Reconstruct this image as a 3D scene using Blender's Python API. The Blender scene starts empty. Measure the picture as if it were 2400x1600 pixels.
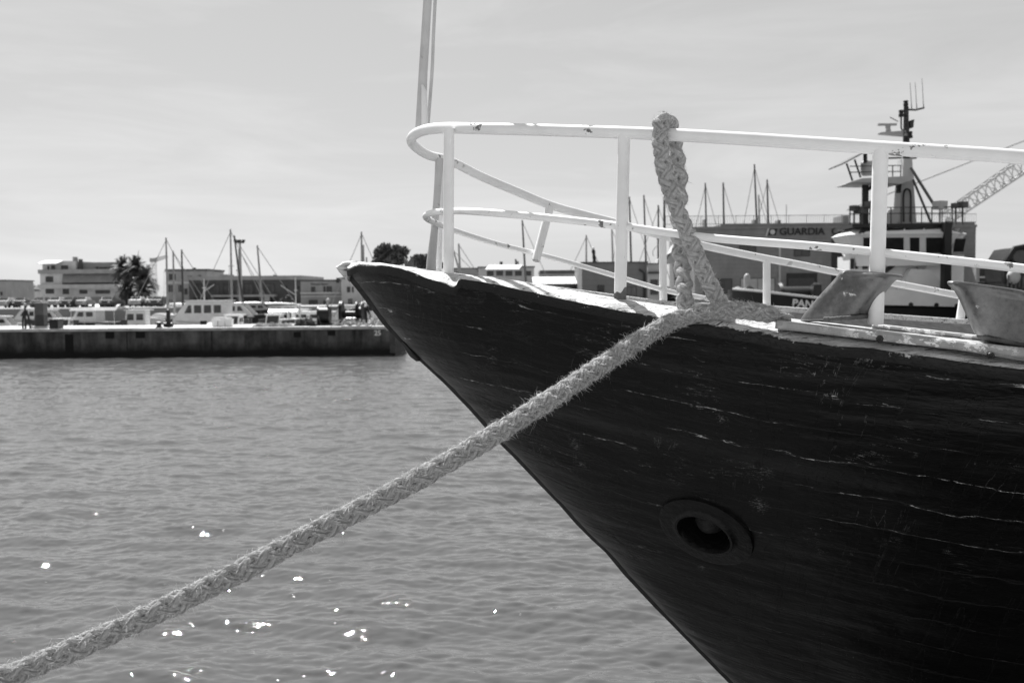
import bpy, math, random
import numpy as np
from mathutils import Vector, Matrix

random.seed(11)
RNG = np.random.default_rng(11)
R = math.radians
scene = bpy.context.scene
COL = scene.collection

# ------------------------------------------------------------------ camera
F = 35.0 / 36.0 * 2400.0            # focal length in pixels of the 2400 px wide photograph
PITCH, ROLL = R(2.77), R(0.45)
CAM = Vector((0.0, 0.0, 3.0))       # eye height: 1.6 m above the near quay
fwd = Vector((0, math.cos(PITCH), -math.sin(PITCH)))
up0 = Vector((0, math.sin(PITCH), math.cos(PITCH)))
rt0 = Vector((1, 0, 0))
rgt = rt0 * math.cos(ROLL) - up0 * math.sin(ROLL)
upv = rt0 * math.sin(ROLL) + up0 * math.cos(ROLL)
cam_data = bpy.data.cameras.new("camera")
cam = bpy.data.objects.new("camera", cam_data)
COL.objects.link(cam)
cam.matrix_world = Matrix((
    (rgt.x, upv.x, -fwd.x, CAM.x), (rgt.y, upv.y, -fwd.y, CAM.y),
    (rgt.z, upv.z, -fwd.z, CAM.z), (0, 0, 0, 1)))
cam_data.lens = 35.0
cam_data.sensor_width = 36.0
cam_data.sensor_fit = 'HORIZONTAL'
cam_data.clip_start = 0.05
cam_data.clip_end = 6000
cam_data.dof.use_dof = True
cam_data.dof.focus_distance = 3.95
cam_data.dof.aperture_fstop = 4.4
scene.camera = cam

# ------------------------------------------------------------------ sky and sun (black and white film: all light is neutral)
SUN_EL, SUN_AZ = R(53), R(-23)       # azimuth from +Y, negative to the left
sdir = Vector((math.sin(SUN_AZ) * math.cos(SUN_EL), math.cos(SUN_AZ) * math.cos(SUN_EL), math.sin(SUN_EL)))
sun_d = bpy.data.lights.new("sun", 'SUN')
sun_d.energy = 5.0
sun_d.angle = R(0.5)
sun_d.color = (1.0, 1.0, 1.0)
sun = bpy.data.objects.new("sun", sun_d)
COL.objects.link(sun)
sun.rotation_euler = sdir.to_track_quat('Z', 'Y').to_euler()

world = bpy.data.worlds.new("World")
scene.world = world
world.use_nodes = True
wn, wl = world.node_tree.nodes, world.node_tree.links
wn.clear()
w_out = wn.new('ShaderNodeOutputWorld')
w_bg = wn.new('ShaderNodeBackground')
w_sky = wn.new('ShaderNodeTexSky')
w_sky.sky_type = 'NISHITA'
w_sky.sun_disc = False
w_sky.sun_elevation = SUN_EL
w_sky.sun_rotation = SUN_AZ
w_sky.air_density = 1.0
w_sky.dust_density = 0.8
w_sky.ozone_density = 1.0
w_bw = wn.new('ShaderNodeRGBToBW')
w_tc = wn.new('ShaderNodeTexCoord')
w_map = wn.new('ShaderNodeMapping')
w_map.inputs['Scale'].default_value = (1.6, 1.6, 11.0)
w_map.inputs['Rotation'].default_value = (0.0, R(3), 0.0)
w_no = wn.new('ShaderNodeTexNoise')
w_no.inputs['Scale'].default_value = 1.7
w_no.inputs['Detail'].default_value = 7
w_no.inputs['Roughness'].default_value = 0.6
w_no.inputs['Distortion'].default_value = 0.6
w_rmp = wn.new('ShaderNodeMapRange')
w_rmp.inputs['From Min'].default_value = 0.42
w_rmp.inputs['From Max'].default_value = 0.68
w_rmp.inputs['To Min'].default_value = 0.985
w_rmp.inputs['To Max'].default_value = 1.12
w_mul = wn.new('ShaderNodeMath'); w_mul.operation = 'MULTIPLY'
wl.new(w_sky.outputs[0], w_bw.inputs[0])
wl.new(w_tc.outputs['Generated'], w_map.inputs[0])
wl.new(w_map.outputs[0], w_no.inputs['Vector'])
wl.new(w_no.outputs['Fac'], w_rmp.inputs['Value'])
w_pow = wn.new('ShaderNodeMath'); w_pow.operation = 'POWER'; w_pow.inputs[1].default_value = 0.38   # bright summer haze evens the sky out
w_gain = wn.new('ShaderNodeMath'); w_gain.operation = 'MULTIPLY'; w_gain.inputs[1].default_value = 1.98
wl.new(w_bw.outputs[0], w_pow.inputs[0])
wl.new(w_pow.outputs[0], w_gain.inputs[0])
wl.new(w_gain.outputs[0], w_mul.inputs[0])
wl.new(w_rmp.outputs[0], w_mul.inputs[1])
wl.new(w_mul.outputs[0], w_bg.inputs['Color'])
w_bg.inputs['Strength'].default_value = 0.10
wl.new(w_bg.outputs[0], w_out.inputs[0])

vs = scene.view_settings
vs.view_transform = 'Standard'
vs.look = 'None'
vs.exposure = 0.75
vs.gamma = 1.0
scene.cycles.sample_clamp_indirect = 6.0
scene.cycles.max_bounces = 6
try:
    scene.cycles.use_denoising = True
except Exception:
    pass

# ------------------------------------------------------------------ helpers
def ray(px, py):
    return fwd + rgt * ((px - 1200.0) / F) + upv * ((800.0 - py) / F)

def at(px, py, Y):
    """Point of the scene at world depth Y seen at photograph pixel px, py."""
    r = ray(px, py)
    return CAM + r * (Y / r.y)

def proj(p):
    d = Vector(p) - CAM
    z = d.dot(fwd)
    return 1200 + F * d.dot(rgt) / z, 800 - F * d.dot(upv) / z

def zof(py, Y, px=1200):
    return at(px, py, Y).z

def xof(px, Y, py=690):
    return at(px, py, Y).x

class MB:
    """Collects shapes and links them as ONE mesh object."""
    def __init__(s):
        s.v, s.f = [], []
    def add(s, vs_, fs_):
        b = len(s.v)
        s.v.extend([tuple(p) for p in vs_])
        s.f.extend([tuple(i + b for i in q) for q in fs_])
        return s
    def box(s, x0, x1, y0, y1, z0, z1, rot=0.0):
        cx, cy = (x0 + x1) / 2, (y0 + y1) / 2
        c, n = math.cos(rot), math.sin(rot)
        P = []
        for z in (z0, z1):
            for x, y in ((x0, y0), (x1, y0), (x1, y1), (x0, y1)):
                dx, dy = x - cx, y - cy
                P.append((cx + dx * c - dy * n, cy + dx * n + dy * c, z))
        return s.add(P, [(3, 2, 1, 0), (4, 5, 6, 7), (0, 1, 5, 4), (1, 2, 6, 5), (2, 3, 7, 6), (3, 0, 4, 7)])
    def loft(s, rings, cap=True, closed=True):
        n = len(rings[0]); V = []; Q = []
        for r in rings: V.extend(r)
        for i in range(len(rings) - 1):
            for j in range(n if closed else n - 1):
                k = (j + 1) % n
                Q.append((i * n + j, i * n + k, (i + 1) * n + k, (i + 1) * n + j))
        if cap:
            Q.append(tuple(range(n - 1, -1, -1)))
            Q.append(tuple((len(rings) - 1) * n + j for j in range(n)))
        return s.add(V, Q)
    def tube(s, pts, r, n=10, cap=True):
        pts = [Vector(p) for p in pts]
        rs = r if hasattr(r, '__len__') else [r] * len(pts)
        t0 = (pts[1] - pts[0]).normalized()
        a = Vector((0, 0, 1)) if abs(t0.z) < 0.9 else Vector((1, 0, 0))
        u = t0.cross(a).normalized()
        rings = []
        for i, p in enumerate(pts):
            t = (pts[min(i + 1, len(pts) - 1)] - pts[max(i - 1, 0)]).normalized()
            u = (u - t * u.dot(t)).normalized()
            w = t.cross(u)
            rings.append([p + (u * math.cos(2 * math.pi * k / n) + w * math.sin(2 * math.pi * k / n)) * rs[i] for k in range(n)])
        return s.loft(rings, cap)
    def prism_y(s, poly, y0, y1):
        """poly of (x, z), extruded from y0 to y1"""
        n = len(poly)
        V = [(x, y0, z) for x, z in poly] + [(x, y1, z) for x, z in poly]
        Q = [tuple(range(n)), tuple(range(2 * n - 1, n - 1, -1))]
        Q += [(i, (i + 1) % n + 0, (i + 1) % n + n, i + n)[::-1] for i in range(n)]
        return s.add(V, Q)
    def prism_z(s, poly, z0, z1):
        n = len(poly)
        V = [(x, y, z0) for x, y in poly] + [(x, y, z1) for x, y in poly]
        Q = [tuple(range(n - 1, -1, -1)), tuple(range(n, 2 * n))]
        Q += [(i, (i + 1) % n, (i + 1) % n + n, i + n) for i in range(n)]
        return s.add(V, Q)
    def lathe(s, prof, c=(0, 0, 0), n=16, M=None):
        c = Vector(c); rings = []
        for r_, z_ in prof:
            ring = []
            for k in range(n):
                a = 2 * math.pi * k / n
                p = Vector((r_ * math.cos(a), r_ * math.sin(a), z_))
                ring.append((M @ p if M else p) + c)
            rings.append(ring)
        return s.loft(rings, True)
    def ball(s, c, r, n=10, sz=1.0):
        prof = [(r * math.sin(math.pi * i / n) + 1e-4, -r * sz * math.cos(math.pi * i / n)) for i in range(n + 1)]
        return s.lathe(prof, c, n + 4)
    def build(s, name, m, parent=None, local=False, smooth=None):
        V = s.v
        if parent is not None and not local:
            o = wloc(parent)
            V = [(x - o[0], y - o[1], z - o[2]) for x, y, z in V]
        me = bpy.data.meshes.new(name)
        me.from_pydata(V, [], s.f)
        me.materials.append(m)
        if smooth:
            me.polygons.foreach_set('use_smooth', [True] * len(me.polygons))
            me.set_sharp_from_angle(angle=R(smooth))
        me.update()
        ob = bpy.data.objects.new(name, me)
        COL.objects.link(ob)
        if parent is not None: ob.parent = parent
        return ob

def wloc(o):
    p = Vector((0, 0, 0))
    while o is not None:
        p = p + o.location
        o = o.parent
    return p

def tag(o, label=None, cat=None, group=None, kind=None):
    if label: o['label'] = label
    if cat: o['category'] = cat
    if group: o['group'] = group
    if kind: o['kind'] = kind
    return o

def thing(name, label, cat, loc=(0, 0, 0), rz=0.0, group=None):
    o = bpy.data.objects.new(name, None)
    o.empty_display_size = 0.3
    o.location = loc
    o.rotation_euler = (0, 0, rz)
    COL.objects.link(o)
    return tag(o, label, cat, group)

def copy_tree(o, parent=None):
    kids = [c for c in bpy.data.objects if c.parent == o]
    c = o.copy(); COL.objects.link(c); c.parent = parent
    for k in kids: copy_tree(k, c)
    return c

def np_mesh(name, V, Q, m, parent=None, uv=None, smooth=True, tri=False):
    """V (n,3) array, Q (m,4) int array; uv per vertex"""
    if parent is not None: V = V - np.array(wloc(parent))[None, :]
    me = bpy.data.meshes.new(name)
    k = Q.shape[1]
    me.vertices.add(len(V)); me.vertices.foreach_set('co', np.ascontiguousarray(V, dtype=np.float32).ravel())
    me.loops.add(Q.size); me.loops.foreach_set('vertex_index', np.ascontiguousarray(Q, dtype=np.int32).ravel())
    me.polygons.add(len(Q))
    me.polygons.foreach_set('loop_start', np.arange(0, Q.size, k, dtype=np.int32))
    me.polygons.foreach_set('loop_total', np.full(len(Q), k, dtype=np.int32))
    me.update(calc_edges=True)
    if smooth: me.polygons.foreach_set('use_smooth', np.ones(len(Q), dtype=bool))
    if uv is not None:
        l = me.uv_layers.new(name='UVMap')
        l.data.foreach_set('uv', np.ascontiguousarray(uv[Q.ravel()], dtype=np.float32).ravel())
    me.materials.append(m)
    me.validate()
    ob = bpy.data.objects.new(name, me)
    COL.objects.link(ob)
    if parent is not None: ob.parent = parent
    return ob

def grid_quads(nr, nc, off=0, flip=False):
    i, j = np.meshgrid(np.arange(nr - 1), np.arange(nc - 1), indexing='ij')
    a = (i * nc + j).ravel() + off
    q = np.stack([a, a + 1, a + nc + 1, a + nc], 1)
    return q[:, ::-1] if flip else q

def text_mesh(body, size, m, name, loc, depth, parent=None, rot=(R(90), 0, 0), align='LEFT', bold=0.0, sx=1.0):
    cu = bpy.data.curves.new(name, 'FONT')
    cu.body = body; cu.size = size; cu.extrude = depth; cu.align_x = align; cu.offset = bold
    t = bpy.data.objects.new(name, cu)
    COL.objects.link(t)
    dg = bpy.context.evaluated_depsgraph_get()
    me = bpy.data.meshes.new_from_object(t.evaluated_get(dg))
    bpy.data.objects.remove(t)
    me.name = name
    me.materials.clear(); me.materials.append(m)
    ob = bpy.data.objects.new(name, me)
    COL.objects.link(ob)
    ob.rotation_euler = rot
    ob.scale = (sx, 1, 1)
    ob.location = Vector(loc) - (wloc(parent) if parent else Vector((0, 0, 0)))
    if parent: ob.parent = parent
    return ob

# ------------------------------------------------------------------ materials (greys: the photograph is black and white)
class NT:
    def __init__(s, name):
        s.m = bpy.data.materials.new(name); s.m.use_nodes = True
        s.t = s.m.node_tree; s.n, s.l = s.t.nodes, s.t.links
        s.b = s.n['Principled BSDF']
    def new(s, typ, **kw):
        nd = s.n.new(typ)
        for k, v in kw.items():
            if hasattr(nd, k) and not k[0].isupper(): setattr(nd, k, v)
            else: nd.inputs[k.replace('_', ' ')].default_value = v
        return nd
    def ln(s, a, b): s.l.new(a, b)
    def coord(s, out='Object', scale=(1, 1, 1)):
        tc = s.new('ShaderNodeTexCoord'); mp = s.new('ShaderNodeMapping')
        mp.inputs['Scale'].default_value = scale
        s.ln(tc.outputs[out], mp.inputs[0]); return mp.outputs[0]
    def noise(s, vec, scale, detail=4, rough=0.55, dist=0.0):
        nd = s.new('ShaderNodeTexNoise', Scale=scale, Detail=detail, Roughness=rough, Distortion=dist)
        s.ln(vec, nd.inputs['Vector']); return nd.outputs['Fac']
    def rng(s, val, a, b, c, d, smooth=False):
        nd = s.new('ShaderNodeMapRange', From_Min=a, From_Max=b, To_Min=c, To_Max=d)
        if smooth: nd.interpolation_type = 'SMOOTHSTEP'
        s.ln(val, nd.inputs['Value']); return nd.outputs[0]
    def math(s, op, a, b=None, c=None):
        nd = s.new('ShaderNodeMath', operation=op)
        for i, x in enumerate((a, b, c)):
            if x is None: continue
            if isinstance(x, (int, float)): nd.inputs[i].default_value = x
            else: s.ln(x, nd.inputs[i])
        return nd.outputs[0]
    def mix(s, fac, a, b):
        """float mix through a linear blend"""
        nd = s.new('ShaderNodeMix')
        for i, x in ((0, fac), (2, a), (3, b)):
            if isinstance(x, (int, float)): nd.inputs[i].default_value = x
            else: s.ln(x, nd.inputs[i])
        return nd.outputs[0]
    def bump(s, h, strength=0.3, dist=0.01, prev=None):
        nd = s.new('ShaderNodeBump', Strength=strength, Distance=dist)
        s.ln(h, nd.inputs['Height'])
        if prev is not None: s.ln(prev, nd.inputs['Normal'])
        s.ln(nd.outputs[0], s.b.inputs['Normal']); return nd.outputs[0]
    def base(s, x):
        if isinstance(x, (int, float)): s.b.inputs['Base Color'].default_value = (x, x, x, 1)
        else: s.ln(x, s.b.inputs['Base Color'])
        return s
    def setv(s, rough=None, spec=None, metal=None, ior=None):
        for k, v in (('Roughness', rough), ('Specular IOR Level', spec), ('Metallic', metal), ('IOR', ior)):
            if v is None: continue
            if isinstance(v, (int, float)): s.b.inputs[k].default_value = v
            else: s.ln(v, s.b.inputs[k])
        return s

def plain(name, g, rough=0.6, var=0.25, scale=3.0, spec=0.4, metal=0.0, bump=0.0, bscale=30.0, stretch=(1, 1, 1)):
    t = NT(name)
    v = t.coord('Object', stretch)
    n = t.noise(v, scale, 5, 0.6)
    t.base(t.math('MULTIPLY', t.rng(n, 0.3, 0.7, 1 - var, 1 + var), g))
    t.setv(rough, spec, metal)
    if bump: t.bump(t.noise(v, bscale, 4), bump, 0.02)
    return t.m
# ---- paint and metal of the ship
def make_white_pipe(name='white_pipe_paint', lo=0.61, ga=0.88, gb_=0.76):
    t = NT(name)
    v = t.coord('Object')
    n1 = t.noise(v, 13.0, 7, 0.62)
    n2 = t.noise(v, 2.2, 3)
    chip = t.math('MULTIPLY', t.rng(n1, lo, lo + 0.015, 0, 1), t.rng(n2, 0.50, 0.56, 0, 1))
    n3 = t.noise(v, 95.0, 3, 0.7)
    speck = t.math('MULTIPLY', t.rng(n3, 0.70, 0.73, 0, 0.8), t.rng(t.noise(v, 5.0, 3), 0.5, 0.6, 0, 1))
    c = t.math('MAXIMUM', chip, speck)
    grime = t.rng(t.noise(v, 7.0, 5), 0.3, 0.75, ga, gb_)
    t.base(t.mix(c, grime, t.rng(n3, 0.3, 0.7, 0.10, 0.24)))
    t.setv(t.mix(c, 0.38, 0.8), 0.45)
    h = t.math('ADD', t.math('MULTIPLY', c, -0.6), t.math('MULTIPLY', t.noise(v, 40, 3), 0.25))
    t.bump(h, 0.35, 0.004)
    return t.m

def make_cap():
    t = NT('worn_white_wood')
    uv = t.n.new('ShaderNodeUVMap'); uv.uv_map = 'UVMap'
    sp = t.n.new('ShaderNodeSeparateXYZ'); t.ln(uv.outputs[0], sp.inputs[0])
    X, V = sp.outputs[0], sp.outputs[1]
    v = t.coord('Object', (2.0, 14.0, 14.0))
    vo = t.coord('Object')
    edge_n = t.math('ADD', t.math('MULTIPLY', t.math('SUBTRACT', t.noise(vo, 9.0, 6, 0.7), 0.5), 0.55),
                    t.math('MULTIPLY', t.math('SUBTRACT', t.noise(t.coord('Object', (30, 90, 90)), 1.6, 4, 0.7), 0.5), 0.35))
    lim = t.math('ADD', V, edge_n)
    black = t.rng(lim, 0.86, 0.90, 0, 1)
    grain = t.noise(t.coord('Object', (5.0, 60.0, 60.0)), 2.2, 6, 0.65, 0.8)
    crack = t.math('MAXIMUM', t.rng(t.noise(v, 3.1, 5, 0.7, 1.2), 0.405, 0.37, 0, 1), t.rng(t.math('ABSOLUTE', t.math('SUBTRACT', t.noise(t.coord('Object', (3.0, 26.0, 26.0)), 1.7, 5, 0.65, 1.0), 0.5)), 0.0, 0.012, 0.85, 0))
    fleck = t.rng(t.noise(vo, 26.0, 5, 0.7), 0.655, 0.69, 0, 1)
    dirty = t.rng(t.noise(vo, 2.3, 3), 0.55, 0.7, 0, 0.35)
    wood = t.math('MULTIPLY', t.rng(grain, 0.3, 0.7, 0.50, 0.84), t.math('SUBTRACT', 1.0, dirty))
    dark = t.math('MAXIMUM', t.math('MAXIMUM', black, t.math('MULTIPLY', crack, 0.9)), t.math('MULTIPLY', fleck, t.rng(V, 0.45, 0.75, 0.1, 1.0)))
    t.base(t.mix(dark, wood, 0.012))
    t.setv(t.mix(black, 0.85, 0.42), 0.25)
    h = t.math('SUBTRACT', t.math('ADD', t.math('MULTIPLY', grain, 0.5), t.math('MULTIPLY', t.noise(vo, 30, 5), 0.5)), t.math('MULTIPLY', crack, 1.2))
    h = t.math('ADD', h, t.math('MULTIPLY', black, 0.35))
    t.bump(h, 0.55, 0.006)
    return t.m

def make_hull(spots):
    t = NT('black_hull_paint')
    uv = t.n.new('ShaderNodeUVMap'); uv.uv_map = 'UVMap'
    sp = t.n.new('ShaderNodeSeparateXYZ'); t.ln(uv.outputs[0], sp.inputs[0])
    X, H = sp.outputs[0], sp.outputs[1]
    vo = t.coord('Object')
    mp = t.new('ShaderNodeMapping'); mp.inputs['Scale'].default_value = (1.6, 9.0, 1.0)
    t.ln(uv.outputs[0], mp.inputs[0]); uvl = mp.outputs[0]          # long along the planks
    mp2 = t.new('ShaderNodeMapping'); mp2.inputs['Scale'].default_value = (9.0, 1.5, 1.0); mp2.inputs['Rotation'].default_value = (0, 0, R(-14))
    t.ln(uv.outputs[0], mp2.inputs[0]); uvd = mp2.outputs[0]         # runs down the hull
    wob = t.math('MULTIPLY', t.math('SUBTRACT', t.noise(uvl, 3.0, 5, 0.6), 0.5), 0.075)
    hh = t.math('DIVIDE', t.math('ADD', H, wob), 0.135)
    fr = t.math('ABSOLUTE', t.math('SUBTRACT', t.math('FRACT', hh), 0.5))
    seam = t.rng(fr, 0.0, 0.035, 1, 0)                               # plank seams
    lines = t.rng(fr, 0.002, 0.013, 1, 0)
    gate = t.rng(t.noise(uvl, 1.1, 4, 0.7), 0.49, 0.56, 0, 1)
    gate2 = t.rng(t.noise(vo, 26.0, 4, 0.7), 0.42, 0.55, 0, 1)
    up = t.rng(H, 0.55, 0.95, 1, 0.12)
    crack = t.math('MULTIPLY', t.math('MULTIPLY', lines, gate), t.math('MULTIPLY', gate2, up))
    # fine branching cracks and flakes, thin ridges of a warped noise
    rn = t.math('ABSOLUTE', t.math('SUBTRACT', t.noise(uvl, 2.1, 6, 0.62, 1.6), 0.5))
    ridge = t.math('MULTIPLY', t.rng(rn, 0.0, 0.005, 1, 0), t.math('MULTIPLY', t.rng(t.noise(vo, 3.4, 3), 0.56, 0.64, 0, 0.8), t.math('MULTIPLY', gate2, up)))
    rd = t.math('ABSOLUTE', t.math('SUBTRACT', t.noise(uvd, 0.9, 5, 0.6, 0.8), 0.5))
    drip = t.rng(rd, 0.0, 0.006, 1, 0)
    flake = t.math('MULTIPLY', t.rng(t.noise(vo, 80.0, 4, 0.7), 0.665, 0.70, 0, 1), t.rng(t.noise(vo, 3.1, 3), 0.59, 0.66, 0, 0.9))
    drop = t.math('MULTIPLY', t.math('MULTIPLY', drip, 0.35), t.math('MULTIPLY', gate2, t.math('MULTIPLY', up, t.rng(t.noise(vo, 2.3, 3), 0.57, 0.66, 0, 1))))
    gp = t.n.new('ShaderNodeNewGeometry'); scuff = None
    for c_, r_ in spots:                                             # rope and anchor scuffs
        vd = t.new('ShaderNodeVectorMath', operation='DISTANCE'); t.ln(gp.outputs['Position'], vd.inputs[0]); vd.inputs[1].default_value = c_
        one = t.rng(vd.outputs['Value'], 0.0, r_ * 1.5, 1, 0, True)
        scuff = one if scuff is None else t.math('MAXIMUM', scuff, one)
    fine = t.noise(t.coord('Object', (40, 40, 130)), 1.8, 5, 0.75, 0.6)
    scuff = t.rng(t.math('ADD', t.math('MULTIPLY', scuff, 0.26), fine), 0.74, 0.90, 0, 0.35)
    drop = t.math('ADD', drop, scuff)
    wear = t.math('MINIMUM', t.math('ADD', t.math('ADD', crack, ridge), t.math('ADD', t.math('MULTIPLY', flake, 0.45), drop)), 1.0)
    black = t.rng(t.noise(uvl, 1.2, 5, 0.6), 0.3, 0.7, 0.002, 0.005)
    t.base(t.mix(wear, black, t.rng(t.noise(vo, 60, 3), 0.35, 0.65, 0.2, 0.8)))
    t.setv(t.rng(t.noise(uvl, 1.7, 5, 0.65), 0.3, 0.7, 0.28, 0.46), 0.23)
    h = t.math('ADD', t.math('MULTIPLY', t.noise(uvl, 1.1, 5, 0.55), 1.0), t.math('MULTIPLY', t.noise(vo, 5.0, 4), 0.6))
    h = t.math('SUBTRACT', h, t.math('MULTIPLY', seam, t.rng(t.noise(uvl, 0.8, 3), 0.4, 0.65, 0.02, 0.22)))
    h = t.math('SUBTRACT', h, t.math('MULTIPLY', drip, 0.05))
    h = t.math('ADD', h, t.math('MULTIPLY', wear, 0.1))
    mp3 = t.new('ShaderNodeMapping'); mp3.inputs['Scale'].default_value = (3.0, 14.0, 1.0); mp3.inputs['Rotation'].default_value = (0, 0, R(28))
    t.ln(uv.outputs[0], mp3.inputs[0])
    gouge = t.math('MULTIPLY', t.rng(t.noise(mp3.outputs[0], 1.4, 5, 0.65, 0.7), 0.56, 0.66, 0, 1), t.rng(X, 0.4, 1.0, 1.0, 0.15))   # chafed grain towards the stem
    h = t.math('SUBTRACT', h, t.math('MULTIPLY', gouge, 0.35))
    t.bump(h, 0.8, 0.02)
    return t.m

def make_galv():
    t = NT('galvanised_steel')
    v = t.coord('Object')
    n = t.noise(v, 55, 6, 0.7)
    big = t.noise(v, 5.0, 4)
    flake = t.math('MULTIPLY', t.rng(t.noise(v, 24, 5, 0.7), 0.64, 0.66, 0, 1), t.rng(t.noise(v, 4.0, 2), 0.52, 0.6, 0, 1))
    g = t.math('MULTIPLY', t.rng(n, 0.3, 0.7, 0.12, 0.20), t.rng(big, 0.3, 0.7, 0.75, 1.25))
    t.base(t.mix(flake, g, 0.72))
    t.setv(t.mix(flake, t.rng(n, 0.3, 0.7, 0.26, 0.44), 0.7), 0.5, t.mix(flake, 0.75, 0.0))
    t.bump(t.math('ADD', t.noise(v, 120, 4), t.math('MULTIPLY', flake, 0.5)), 0.15, 0.002)
    return t.m

def make_plate():
    t = NT('painted_steel_plate')
    v = t.coord('Object')
    n = t.noise(v, 30, 6, 0.7)
    flake = t.math('MULTIPLY', t.rng(t.noise(t.coord('Object', (8, 14, 14)), 2.0, 6, 0.72), 0.52, 0.545, 0, 1), t.rng(t.noise(v, 3.0, 2), 0.40, 0.52, 0, 1))
    spot = t.rng(t.noise(v, 45, 4, 0.7), 0.66, 0.69, 0, 1)
    t.base(t.mix(spot, t.mix(flake, t.rng(n, 0.3, 0.7, 0.24, 0.36), 0.74), 0.06))
    t.setv(0.5, 0.4)
    t.bump(t.math('ADD', t.math('MULTIPLY', n, 0.4), flake), 0.35, 0.003)
    return t.m

def make_rope(name, lo, hi):
    t = NT(name)
    uv = t.n.new('ShaderNodeUVMap'); uv.uv_map = 'UVMap'
    mp = t.new('ShaderNodeMapping'); mp.inputs['Scale'].default_value = (3.0, 18.0, 1.0); mp.inputs['Rotation'].default_value = (0, 0, R(4))
    t.ln(uv.outputs[0], mp.inputs[0])
    yarn = t.noise(mp.outputs[0], 1.0, 4, 0.6, 0.3)
    v = t.coord('Object')
    n = t.noise(v, 60, 4, 0.65)
    b = t.noise(v, 6, 3)
    g = t.math('MULTIPLY', t.rng(yarn, 0.32, 0.68, lo, hi), t.rng(t.math('ADD', t.math('MULTIPLY', n, 0.6), t.math('MULTIPLY', b, 0.4)), 0.3, 0.7, 0.72, 1.2))
    t.base(g).setv(0.95, 0.1)
    t.bump(t.math('ADD', t.math('MULTIPLY', yarn, 1.0), t.math('MULTIPLY', n, 0.5)), 1.0, 0.007)
    return t.m

M_white = make_white_pipe()
M_staff = make_white_pipe('darker_staff_paint', 0.63, 0.60, 0.48)  # same pipe paint in a darker tone
M_post = make_white_pipe('white_post_paint', 0.67)
M_cap = make_cap()
M_galv = make_galv()
M_plate = make_plate()
M_rust = plain('rusty_iron', 0.12, 0.85, 0.5, 18, 0.2, 0.0, 0.5, 60)
M_dark = plain('dark_iron', 0.02, 0.5, 0.4, 8)
M_deckwood = plain('grey_deck_planks', 0.25, 0.8, 0.3, 4, 0.2, 0, 0.3, 20, (1, 8, 8))

# ------------------------------------------------------------------ the ship whose bow fills the right half
YC = 5.30                                       # its centre line runs along X at this depth
TIP = xof(793, YC, 630)
STEM_PX = [(793, 624), (846, 690), (898, 760), (954, 818), (1040, 897), (1100, 959), (1166, 1034), (1199, 1066), (1262, 1132), (1310, 1181),
           (1349, 1226), (1385, 1262), (1418, 1292), (1460, 1343), (1532, 1420), (1561, 1449), (1709, 1600)]
stem = [at(px, py, YC) for px, py in STEM_PX]
d_ = (stem[-1] - stem[-4]).normalized()
stem += [stem[-1] + d_ * 0.7, stem[-1] + d_ * 1.5 + Vector((0.12, 0, 0)), stem[-1] + d_ * 2.6 + Vector((0.6, 0, 0.3))]
SX = np.array([p.x for p in stem]); SZ = np.array([p.z for p in stem])

def gb(u):
    u = np.maximum(np.asarray(u, float), 0.0)
    b = 0.05 + 1.0 * u ** 0.62
    return 3.3 * (1 - np.exp(-(b / 3.3) ** 2.2)) ** (1 / 2.2) if False else np.minimum(b, 3.15)

def solve_u(px, py, side, inset):
    """distance aft of the bow tip at which the gunwale (minus inset) is seen at column px"""
    lo, hi = 0.0, 8.0
    for _ in range(60):
        m = (lo + hi) / 2
        Y = YC - side * max(float(gb(m)) - inset, 0.0)
        if at(px, py, Y).x < TIP + m: hi = m
        else: lo = m
    u = (lo + hi) / 2
    Y = YC - side * max(float(gb(u)) - inset, 0.0)
    return u, Y

def sheer(pts, side, inset):
    us, zs = [], []
    for px, py in pts:
        u, Y = solve_u(px, py, side, inset)
        us.append(u); zs.append(at(px, py, Y).z)
    us, zs = np.array(us), np.array(zs)
    return us, zs

OUT_PX = [(793, 630), (820, 628), (838, 618), (895, 621.5), (940, 630), (1000, 654), (1060, 670), (1068, 671), (1076, 653), (1150, 664), (1236, 683), (1293, 696), (1378, 713), (1450, 728),
          (1502, 738), (1553, 747), (1653, 763), (1768, 780), (1844, 797), (1959, 811), (2036, 815), (2131, 830), (2265, 849), (2400, 866)]
TOP_PX = [(793, 622), (835, 615), (895, 617), (940, 623), (1008, 634), (1065, 641), (1150, 649), (1236, 661), (1380, 687), (1468, 702),
          (1608, 724), (1760, 744), (1850, 760), (2000, 782), (2149, 804), (2400, 846)]
FAR_PX = [(835, 615), (1010, 632), (1558, 705), (1797, 715), (2250, 747)]
uo, zo = sheer(OUT_PX, 1, 0.0); zo[0] = zo[1] - 0.005; uo[0] = 0.0
ui, zi = sheer(TOP_PX, 1, 0.2); ui[0] = 0.0
uf, zf = sheer(FAR_PX, -1, 0.2)
def ext(us, zs, slope):
    us = np.append(us, [us[-1] + 1.6, us[-1] + 4.5, 16.0]); zs = np.append(zs, [zs[-1] - slope * 1.3, zs[-1] - slope * 2.2, zs[-1] - slope * 2.2])
    return us, zs
uo, zo = ext(uo, zo, 0.09); ui, zi = ext(ui, zi, 0.09); uf, zf = ext(uf, zf, 0.06)
# smooth sheer of the planking (the broken cap edge is rougher than the planks)
_ug = np.linspace(0, 16, 1601)
_zg = np.interp(_ug, uo, zo)
_zs = np.convolve(np.pad(_zg, 25, mode='edge'), np.ones(51) / 51, 'valid')
z_out = lambda u: np.interp(u, uo, zo)
z_plank = lambda u: np.interp(u, _ug, _zs)
z_top = lambda u: np.interp(u, ui, zi)
z_far = lambda u: np.interp(u, uf, zf)

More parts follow.
